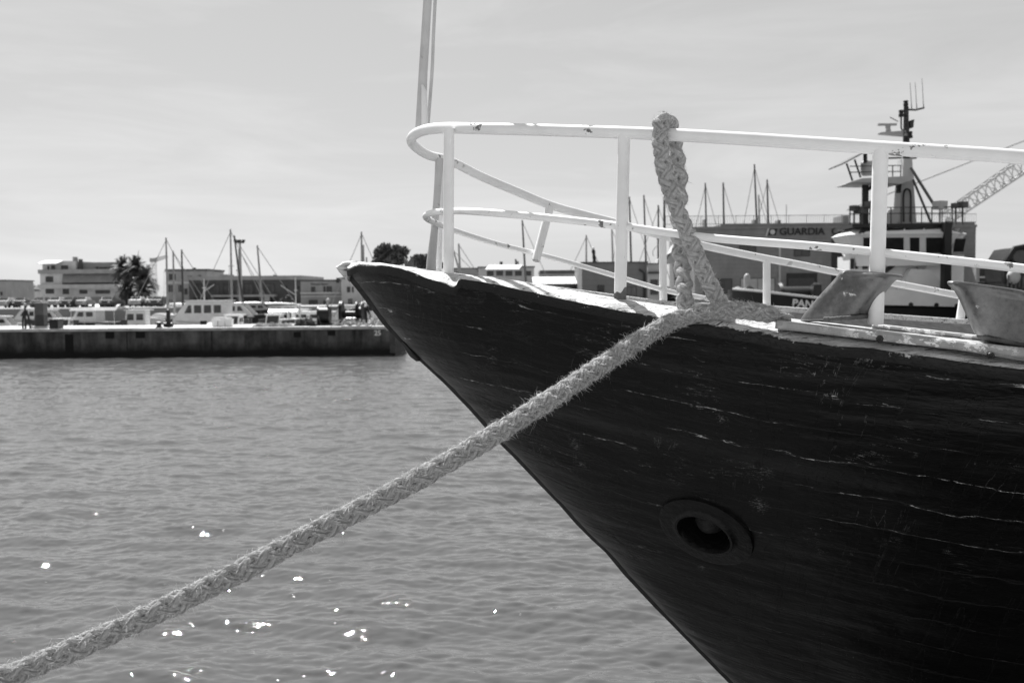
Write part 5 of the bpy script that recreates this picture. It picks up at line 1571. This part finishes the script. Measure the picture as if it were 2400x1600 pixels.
canopy_row(155, 212, 706.5, 142, 'white scalloped canopy left half beneath the stepped apartment block')
canopy_row(214, 273, 706.5, 142, 'white scalloped canopy right half beneath the stepped apartment block')
canopy_row(147, 168, 697, 148, 'small pale canopy above the left end of the scalloped canopies')
def make_car():
    o = thing('parked_car', 'x', 'car', (0, 0, 0))
    m = MB()
    prof = [(-2.0, 0.35), (2.0, 0.35), (2.05, 0.75), (1.75, 0.95), (1.2, 1.0), (0.6, 1.42), (-0.9, 1.45), (-1.5, 1.05), (-1.95, 0.95), (-2.05, 0.6)]
    m.loft([[(s * k, x * (1 if abs(s) < 0.8 else 0.985), z if z < 1.1 else 1.05 + (z - 1.05) * (1 if abs(s) < 0.7 else 0.0)) for x, z in prof] for s, k in ((-0.86, 1), (-0.62, 1), (0.62, 1), (0.86, 1))]); m.build('body', M_carpaint, o, local=True, smooth=35)
    m = MB(); m.add([(-0.6, -1.47, 1.11), (0.6, -1.47, 1.11), (0.56, -0.97, 1.445), (-0.56, -0.97, 1.445)], [(0, 1, 2, 3)]); m.build('windscreen', M_glass, o, local=True)
    for s in (-1, 1):
        m = MB(); m.box(s * 0.64 - 0.16, s * 0.64 + 0.16, -2.06, -1.95, 0.66, 0.82); m.build('headlight', M_metal, o, local=True)
        for y in (-1.25, 1.25):
            m = MB(); m.lathe([(0.02, -0.1), (0.32, -0.1), (0.33, 0), (0.32, 0.1), (0.02, 0.1)], (s * 0.78, y, 0.33), 14, MY.transposed() @ Matrix.Identity(3) if False else Matrix(((0, 0, 1), (1, 0, 0), (0, 1, 0)))); m.build('wheel', M_black, o, local=True, smooth=50)
    return o
def carpaint(name, g):
    m_ = plain(name, g, 0.3, 0.05, 1, 0.5)
    return m_
M_carpaint = carpaint('dark_car_paint', 0.04); car0 = make_car()
M_carpaint = carpaint('silver_car_paint', 0.28); car1 = make_car()
CARS = [(103, 'parked car just right of the grey service pedestal'), (128, 'parked car second to the right of the grey service pedestal'), (152, 'parked car under the left end of the scalloped canopies'), (171, 'parked car under the left scalloped canopy'),
        (190, 'parked car under the right part of the left scalloped canopy'), (240, 'parked car under the right scalloped canopy'), (263, 'parked car at the right end of the scalloped canopies'),
        (318, 'parked car below the palm clump'), (347, 'parked car right of the palm clump'), (377, 'parked car left of the tallest left mast'), (8, 'parked car at the far left edge of the waterfront'), (36, 'parked car left of the folded davit')]
for i, (px, lab) in enumerate(CARS):
    c = (car0, car1)[i] if i < 2 else copy_tree((car0, car1, car0)[i % 3])
    c.location = (xof(px, 140), 140 + (i % 3), GZ); c.rotation_euler = (0, 0, R((-8, 4, 10)[i % 3]))
    c['label'] = lab; c['group'] = 'cars parked along the waterfront'

# ------------------------------------------------------------------ tug
YT = 46.0
def T(px, py, dy=0.0): return at(px, py, YT + dy)
tug = thing('tugboat', 'tug with black hull, white wheelhouse and tall mast moored across the basin', 'tugboat', (T(2060, 700).x, YT + 3, 0))
M_tugw = plain('tug_white_paint', 0.78, 0.5, 0.08, 1)
M_tugk = plain('tug_black_paint', 0.014, 0.5, 0.3, 2)
# hull: bow left
def tug_ring(px, pyt, pyb_, half, zlow=-1.0):
    t_ = T(px, pyt); b_ = T(px, pyb_)
    return [(t_.x, YT + 3.6 - half, t_.z), (t_.x, YT + 3.6 - half * 0.96, b_.z), (t_.x + (0.8 if half < 2 else 0), YT + 3.6 - half * 0.8, zlow), (t_.x + (0.8 if half < 2 else 0), YT + 3.6 + half * 0.8, zlow), (t_.x, YT + 3.6 + half * 0.96, b_.z), (t_.x, YT + 3.6 + half, t_.z)]
m = MB()
m.loft([tug_ring(1752, 678, 700, 0.6), tug_ring(1790, 683, 706, 2.2), tug_ring(1850, 691, 712, 3.2), tug_ring(1912, 699, 716, 3.6), tug_ring(1960, 706, 720, 3.6)])
m.build('bow_bulwark', M_tugk, tug, smooth=30)
m = MB(); m.loft([tug_ring(1960.5, 713, 718, 3.6), tug_ring(2150, 717, 722, 3.6), tug_ring(2420, 722, 727, 3.6), tug_ring(2560, 724, 730, 3.4)]); m.build('hull', M_tugk, tug, smooth=30)
m = MB()
pts = [T(1752, 678), T(1790, 683), T(1850, 691), T(1912, 699), T(1960, 706)]
hf = [0.6, 2.2, 3.2, 3.6, 3.6]
m.tube([(p.x, YT + 3.6 - h - 0.02, p.z + 0.03) for p, h in zip(pts, hf)], 0.06, 6); m.build('bulwark_rail', M_tugw, tug, smooth=60)
m = MB()
def band(pxs, py0, py1, y, th):
    V = []
    for px, a, b in zip(pxs, py0, py1):
        p, q = at(px, a, y), at(px, b, y); V += [(p.x, y, p.z), (q.x, y, q.z), (q.x, y + th, q.z), (p.x, y + th, p.z)]
    n = len(pxs); m = MB()
    m.add(V, [(i * 4 + j, i * 4 + (j + 1) % 4, (i + 1) * 4 + (j + 1) % 4, (i + 1) * 4 + j) for i in range(n - 1) for j in range(4)] + [(3, 2, 1, 0), (n * 4 - 4, n * 4 - 3, n * 4 - 2, n * 4 - 1)])
    return m
bw = band([1962, 2100, 2250, 2420, 2520], [676, 679, 683, 687, 690], [712, 715, 719, 723, 726], YT - 0.02, 0.25).build('midship_bulwark', M_tugw, tug)
for px, py in ((2135, 714), (2195, 715), (2243, 717), (2330, 720)):
    c = at(px, py, YT - 0.03); m = MB(); m.lathe([(0.001, 0), (0.11, 0), (0.11, 0.03), (0.001, 0.03)], c, 14, Matrix(((1, 0, 0), (0, 0, 1), (0, -1, 0)))); m.build('freeing_port', M_black, bw)
a = T(1856, 719.5, -0.2); 
Yn = YT + 3.6 - 3.55
t3 = text_mesh('PAN', 0.52, plain('white_name_paint', 0.7, 0.6), 'name_lettering', (at(1856, 717, YT + 0.25).x, YT + 0.25, at(1856, 716.5, YT + 0.25).z), 0.02, tug, rot=(R(90), R(6), R(-17)), bold=0.02)
wd = max(v.co.x for v in t3.data.vertices); k_ = (at(1903, 717, YT).x - at(1856, 717, YT).x) / wd; t3.scale = (k_, k_ * 0.95, 1)
# bow fender, bitt, winch
m = MB(); p = T(1741, 692, 3.2); m.tube([(p.x + 0.15, YT + 2.3, p.z + 0.2), (p.x - 0.02, YT + 2.9, p.z), (p.x - 0.05, YT + 3.6, p.z), (p.x, YT + 4.3, p.z), (p.x + 0.15, YT + 4.9, p.z + 0.2)], 0.27, 12); m.build('bow_fender', plain('grey_rubber', 0.16, 0.8), tug, smooth=60)
m = MB(); p = T(1751, 678, 2.6); q = T(1751, 641, 2.6); m.tube([p, p.lerp(q, 0.75), p.lerp(q, 0.9), q], [0.16, 0.16, 0.13, 0.04], 12); m.build('bitt', M_lite, tug, smooth=60)
m = MB(); p = T(1875, 690, 3); m.lathe([(0.02, -1.0), (0.75, -1.0), (0.8, -0.85), (0.6, -0.8), (0.6, 0.8), (0.8, 0.85), (0.75, 1.0), (0.02, 1.0)], (p.x, YT + 3.4, p.z - 0.2), 22, MY); wch = m.build('anchor_windlass', M_black, tug, smooth=40)
m = MB(); q = T(1905, 672, 3); m.box(q.x - 0.15, q.x + 0.25, YT + 2.4, YT + 2.9, q.z - 0.9, q.z + 0.1); m.build('windlass_motor', M_black, wch)
# superstructure
def tbox(name, px0, py0, px1, py1, y0, y1, m_, parent=None):
    a, b = at(px0, py0, YT + y0), at(px1, py1, YT + y0)
    m = MB(); m.box(min(a.x, b.x), max(a.x, b.x), YT + y0, YT + y1, min(a.z, b.z), max(a.z, b.z)); return m.build(name, m_, parent or tug)
dk = tbox('deckhouse', 1992, 600, 2258, 716, 1.6, 3.4, M_tugw)
for w in ((1994, 606, 2002, 630), (2005, 604, 2011, 630), (2022, 606, 2034, 630)): 
    f = tbox('window', *w, 1.54, 1.7, M_frame, dk); 
def tpoly(name, pts, y0, y1, m_, parent=None):
    P = [at(px, py, YT + y0) for px, py in pts]
    m = MB(); m.prism_y([(p.x, p.z) for p in P], YT + y0, YT + y1); return m.build(name, m_, parent or tug)
tpoly('machinery_casing', [(2136, 630), (2180, 632), (2222, 680), (2222, 702), (2098, 700), (2112, 676)], 1.0, 1.58, M_tugw)
tpoly('stair_side', [(2072, 632), (2112, 606), (2116, 610), (2078, 640), (2060, 640), (2060, 634)], 1.45, 1.58, M_grey2)
m = MB(); c = at(2160, 619, YT + 1.3); m.lathe([(0.09, -0.05), (0.26, -0.05), (0.26, 0.05), (0.09, 0.05)], c, 16, Matrix(((1, 0, 0), (0, 0, 1), (0, -1, 0)))); m.build('lifebuoy', M_lite, tug, smooth=50)
wh = tug
# wheelhouse: an octagon that leans outward to the sill, big windows, sloped upper lights
x0, x1 = at(1996, 566, YT + 0.6).x, at(2272, 566, YT + 0.6).x
z_sill, z_br, z_top, z_bot = zof(596, YT + 0.6, 2120), zof(553, YT + 0.6, 2120), zof(532, YT + 0.6, 2120), zof(612, YT + 0.6, 2120)
def octo(xa, xb, ya, yb, z, c): return [(xa + c, ya, z), (xb - c, ya, z), (xb, ya + c, z), (xb, yb - c, z), (xb - c, yb, z), (xa + c, yb, z), (xa, yb - c, z), (xa, ya + c, z)]
m = MB(); m.loft([octo(x0 + 0.55, x1 - 0.55, YT + 0.95, YT + 3.4, z_bot - 0.2, 0.5), octo(x0 + 0.45, x1 - 0.5, YT + 0.9, YT + 3.5, z_sill, 0.5), octo(x0, x1, YT + 0.5, YT + 3.9, z_br, 0.6), octo(x0 - 0.08, x1 + 0.08, YT + 0.42, YT + 3.98, z_br + 0.1, 0.6), octo(x0 + 0.5, x1 - 0.55, YT + 1.1, YT + 3.4, z_top, 0.5)])
wheel = m.build('wheelhouse', M_tugw, tug)
def lerp_face(t0, t1, za, zb_, ya, yb, push=0.03):
    """pane on the front face of the wheelhouse"""
    return None
def wpane(name, pxa, pxb, py0, py1, y0, y1, m_=M_glass, slope=0.0):
    """pane between two heights; the top edge at depth y0, the bottom at y1, columns shifted by slope at the top"""
    a, b = at(pxa + slope, py0, YT + y0), at(pxb + slope * (1 if pxb > 2120 else 1), py0, YT + y0); c, d = at(pxb, py1, YT + y1), at(pxa, py1, YT + y1)
    q = [a, b, c, d]; bk = [p + Vector((0, 0.05, 0)) for p in q]
    m = MB(); m.add(q + bk, [(3, 2, 1, 0), (4, 5, 6, 7)] + [(i, (i + 1) % 4, (i + 1) % 4 + 4, i + 4) for i in range(4)]); return m.build(name, m_, wheel)
for a, b in ((2024, 2066), (2070, 2118), (2171, 2216)): wpane('window', a, b, 557, 593, 0.50, 0.86)
wpane('door_window', 2133, 2155, 557, 594, 0.50, 0.88)

wpane('window', 2234, 2258, 559, 590, 0.56, 0.92, slope=6)
for a, b, sl in ((2012, 2046, 10), (2074, 2114, 5), (2120, 2161, 3), (2168, 2210, 0), (2232, 2258, -8)): wpane('roof_light', a, b, 535, 546, 0.98, 0.56, M_glass, sl)
# black visor / roof edge, railing, lamps
tbox('roof_deck', 1998, 525, 2232, 531.5, 0.9, 3.4, M_tugk)
m = MB()
ya = YT + 1.0
for z in (486, 500): m.tube([at(1990, z + 1, ya), at(2262, z - 1, ya)], 0.022, 5)
for px in range(1992, 2262, 24): m.tube([at(px, 486, ya), at(px, 527, ya)], 0.03 if px % 48 else 0.022, 5)
m.build('roof_railing', M_grey2, tug)
tbox('exhaust_post', 2215, 520, 2229, 716, 0.3, 0.75, M_tugk)
m = MB(); m.ball(at(2222, 517, YT + 0.4), 0.14, 8); m.build('searchlight', M_metal, tug, smooth=60)
for px, py, s in ((2002, 488, 0.16), (2018, 492, 0.2), (2040, 480, 0.2), (2203, 481, 0.24), (2240, 482, 0.15), (2256, 480, 0.18)):
    c = at(px, py, YT + 1.2); b_ = at(px, 526, YT + 1.2)
    m = MB(); m.tube([b_, c], 0.045, 6); m.box(c.x - s, c.x + s, c.y - s, c.y + s, c.z - s * 0.8, c.z + s * 0.8, rot=0.5); m.build('deck_lamp', M_grey if px != 2203 else M_lite, tug)
# mast tower
Ym = YT + 3.2
def tapered(px_b0, px_b1, py_b, px_t0, px_t1, py_t, y0, y1, m_, name):
    a, b, c, d = at(px_b0, py_b, YT + y0), at(px_b1, py_b, YT + y0), at(px_t1, py_t, YT + y0), at(px_t0, py_t, YT + y0)
    m = MB(); m.prism_y([(a.x, a.z), (b.x, b.z), (c.x, c.z), (d.x, d.z)], YT + y0, YT + y1); return m.build(name, m_, tug)
M_tugg = plain('tug_mast_grey', 0.42, 0.6, 0.1, 1)
mt = tapered(2106, 2148, 525, 2118, 2138, 372, 2.8, 3.6, M_tugg, 'mast_tower')
tapered(2090, 2108, 521, 2096, 2108, 490, 2.6, 3.4, M_lite, 'vent_box')
pf = tapered(2010, 2140, 424, 1996, 2140, 427, 2.0, 4.4, M_tugg, 'x')
bpy.data.objects.remove(pf)
m = MB(); P = [at(1996, 427, YT + 2), at(2020, 418, YT + 2), at(2142, 412, YT + 2), at(2142, 420, YT + 2), at(2112, 431, YT + 2), at(2070, 428, YT + 2), at(2020, 427, YT + 2)]
m.prism_y([(p.x, p.z) for p in P][::-1], YT + 2.0, YT + 4.4); m.build('radar_platform', M_tugg, tug)
m = MB(); m.tube([at(2028, 428, YT + 3.2), at(2028, 527, YT + 3.2)], 0.16, 10); m.build('platform_post', M_tugk, tug, smooth=60)
m = MB(); m.tube([at(2032, 446, YT + 3.2), at(2058, 428, YT + 3.2)], 0.08, 8); m.build('platform_brace', M_tugk, tug, smooth=60)
m = MB(); c = at(2034, 412, YT + 3.2); m.lathe([(0.26, 0.0), (0.34, 0.15), (0.34, 0.62), (0.26, 0.72), (0.01, 0.74)], c, 16); m.build('fire_monitor', M_tugg, tug, smooth=50)
m = MB(); m.tube([at(2028, 382, YT + 3), at(2028, 360, YT + 3)], 0.1, 8); m.build('monitor_nozzle', M_black, tug, smooth=50)
m = MB(); a, b = at(1970, 388, YT + 2.4), at(2026, 358, YT + 2.4)
m.loft([[(a.x, YT + 2.2, a.z), (a.x, YT + 4.2, a.z), (a.x, YT + 4.2, a.z + 0.06), (a.x, YT + 2.2, a.z + 0.06)], [(b.x, YT + 2.2, b.z), (b.x, YT + 4.2, b.z), (b.x, YT + 4.2, b.z + 0.06), (b.x, YT + 2.2, b.z + 0.06)]]); m.build('spray_shield', M_tugk, tug)
m = MB(); m.tube([at(1984, 383, YT + 2.3), at(1998, 424, YT + 2.3)], 0.045, 6); m.tube([at(2003, 374, YT + 2.3), at(2017, 416, YT + 2.3)], 0.045, 6); m.build('shield_struts', M_tugk, tug, smooth=60)
m = MB()
for z in (388, 402): m.tube([at(1992, z + 2, YT + 2.1), at(2112, z, YT + 2.1)], 0.025, 5)
for px in (2092, 2111): m.tube([at(px, 388, YT + 2.1), at(px, 415, YT + 2.1)], 0.03, 5)
m.build('platform_railing', M_grey, tug)
m = MB(); m.tube([at(2124, 420, Ym - YT + YT), at(2124, 300, Ym), at(2123, 236, Ym)], [0.2, 0.14, 0.09], 10); um = m.build('topmast', M_grey2, tug, smooth=60)
for px, py, h in ((2123, 236, 12), (2112, 258, 16), (2133, 308, 16), (2106, 432, 20)):
    c = at(px, py, Ym - 0.3); d = at(px, py + h, Ym - 0.3)
    m = MB(); m.tube([d, d.lerp(c, 0.4), d.lerp(c, 0.45), d.lerp(c, 0.95), c], [0.12, 0.12, 0.09, 0.12, 0.08], 10); m.build('signal_lamp', M_black, um)
m = MB(); a, b, c, d = at(2061, 312, Ym), at(2118, 308, Ym), at(2124, 320, Ym), at(2062, 314.5, Ym); m.prism_y([(p.x, p.z) for p in (d, c, b, a)], Ym - 0.25, Ym + 0.25); m.build('radar_arm', M_tugg, um)
m = MB()
for k in range(16): z0 = 420 - k * 11; m.tube([at(2119, z0, Ym - 0.35), at(2129, z0, Ym - 0.35)], 0.02, 4)
m.tube([at(2119, 424, Ym - 0.35), at(2119, 250, Ym - 0.35)], 0.022, 5); m.tube([at(2129, 424, Ym - 0.35), at(2129, 250, Ym - 0.35)], 0.022, 5); m.build('ladder', M_grey2, um)
m = MB(); m.tube(smooth_path([at(2118, 520, YT + 2.7), at(2119, 450, YT + 2.7), at(2124, 443, YT + 2.7), at(2132, 446, YT + 2.7), at(2134, 520, YT + 2.7)], 0.2), 0.05, 6); m.build('cable_conduit', M_grey2, tug, smooth=60)
tbox('roof_locker', 2086, 500, 2104, 524, 2.2, 3.0, M_tugg)
m = MB(); m.tube([at(2112, 262, Ym), at(2112, 300, Ym), at(2118, 312, Ym)], 0.04, 6); m.tube([at(2134, 318, Ym), at(2126, 330, Ym)], 0.05, 6); m.build('lamp_bracket', M_grey, um)
m = MB(); c = at(2081, 308, Ym); m.lathe([(0.16, 0), (0.12, 0.12), (0.13, 0.26), (0.18, 0.3), (0.01, 0.32)], c, 12); p, q = at(2057, 292.5, Ym), at(2101, 293, Ym); m.box(p.x, q.x, Ym - 0.08, Ym + 0.08, p.z - 0.05, p.z + 0.05); m.build('radar_scanner', M_tugg, um)
m = MB(); p, q, s, t = at(2130, 284, Ym), at(2140, 281, Ym), at(2138, 300, Ym), at(2131, 301, Ym); m.prism_y([(v.x, v.z) for v in (p, t, s, q)], Ym - 0.15, Ym + 0.15); m.build('loudhailer', M_grey2, um)
m = MB(); m.tube([at(2125, 257, Ym), at(2146, 258, Ym), at(2166, 253, Ym)], 0.05, 6); m.tube([at(2105, 285, Ym), at(2086, 275, Ym)], 0.025, 5); m.build('yardarm', M_grey, um)
for px, py0, py1 in ((2133, 194, 256), (2145, 193, 258), (2161, 184, 253)):
    m = MB(); m.tube([at(px + 4, py1, Ym), at(px + 3, py1 - 14, Ym), at(px, py0, Ym)], [0.028, 0.016, 0.010], 5); m.build('whip_aerial', M_grey, um)
m = MB(); m.tube([at(2135, 394, YT + 2.6), at(2194, 488, YT + 1.4)], 0.07, 6); m.tube([at(2138, 416, YT + 2.6), at(2181, 520, YT + 1.4)], 0.06, 6); m.build('mast_stays', M_grey, tug, smooth=60)
m = MB(); m.tube([at(2113, 370, Ym), at(2080, 371, Ym)], 0.05, 6); m.tube([at(2128, 372, Ym), at(2148, 370, Ym)], 0.05, 6); m.build('crosstree', M_grey, um)

# ------------------------------------------------------------------ lattice crane beyond and dark workboat
Yx = 150
lc = thing('lattice_crane', 'lattice boom crane rising to the right behind the coastguard building', 'crane', (at(2200, 560, Yx).x, Yx, GZ))
m = MB(); a, b = at(2212, 514, Yx), at(2560, 276, Yx)
lattice(m, a, b, 1.7, 2.3, (0, 0, 1), 17, 0.13, 0.075); m.build('boom', M_lite, lc)
m = MB(); a2, b2 = at(1985, 493, Yx), at(2560, 268, Yx); m.tube([a2, a2.lerp(b2, 0.3)], 0.10, 6); m.tube([a2.lerp(b2, 0.3), b2], 0.10, 6); m.build('pendant_line', M_lite, lc)
m = MB(); m.box(a.x - 3.5, a.x + 1.5, Yx - 2, Yx + 2, GZ + 1.2, a.z - 1.0); m.build('machinery_house', M_b_mid, lc)
m = MB(); m.box(a.x - 4, a.x + 3, Yx - 2.6, Yx - 1.6, GZ, GZ + 1.19); m.box(a.x - 4, a.x + 3, Yx + 1.6, Yx + 2.6, GZ, GZ + 1.19); m.build('crawler_tracks', M_grey2, lc)
Yb = 42
wb = thing('workboat', 'black workboat with a gantry and a round white fender at the right edge', 'workboat', (at(2420, 680, Yb).x, Yb, 0))
def wp(px, py): p = at(px, py, Yb); return (p.x, p.z)
m = MB(); m.prism_y([wp(2356, 690), wp(2356, 660), wp(2470, 660), wp(2470, 690)], Yb - 0.2, Yb + 2.5); m.box(at(2340, 690, Yb).x, at(2480, 690, Yb).x, Yb - 0.3, Yb + 2.8, -0.5, at(2400, 690, Yb).z); m.build('hull', M_hdark, wb)
m = MB(); q = [at(2356, 664, Yb), at(2356, 616, Yb), at(2378, 582, Yb), at(2402, 578, Yb), at(2440, 584, Yb), at(2452, 664, Yb)]
m.tube(q, 0.12, 8); m.build('gantry', M_tugk, wb, smooth=40)
m = MB(); m.prism_y([(p.x, p.z) for p in q][::-1], Yb + 0.3, Yb + 1.8); m.build('net_hauler', M_hdark, wb)
m = MB(); m.lathe([(0.02, -0.2), (0.3, -0.2), (0.2, 0), (0.3, 0.2), (0.02, 0.2)], at(2386, 602, Yb + 0.2), 16, Matrix(((1, 0, 0), (0, 0, 1), (0, -1, 0)))); m.build('sheave', M_grey, wb, smooth=40)
c = at(2376, 648, Yb - 0.4); m = MB(); m.ball(c, 0.26, 10, 1.25); m.build('fender', M_lite, wb, smooth=60)
m = MB()
for k in range(7):
    p = at(2362 + k * 9, 672 + (k % 3) * 3, Yb - 0.5); m.tube([p, p + Vector((0.02, 0, 0.5 + 0.1 * (k % 2)))], 0.03, 5)
m.build('rail_stanchions', M_grey, wb)
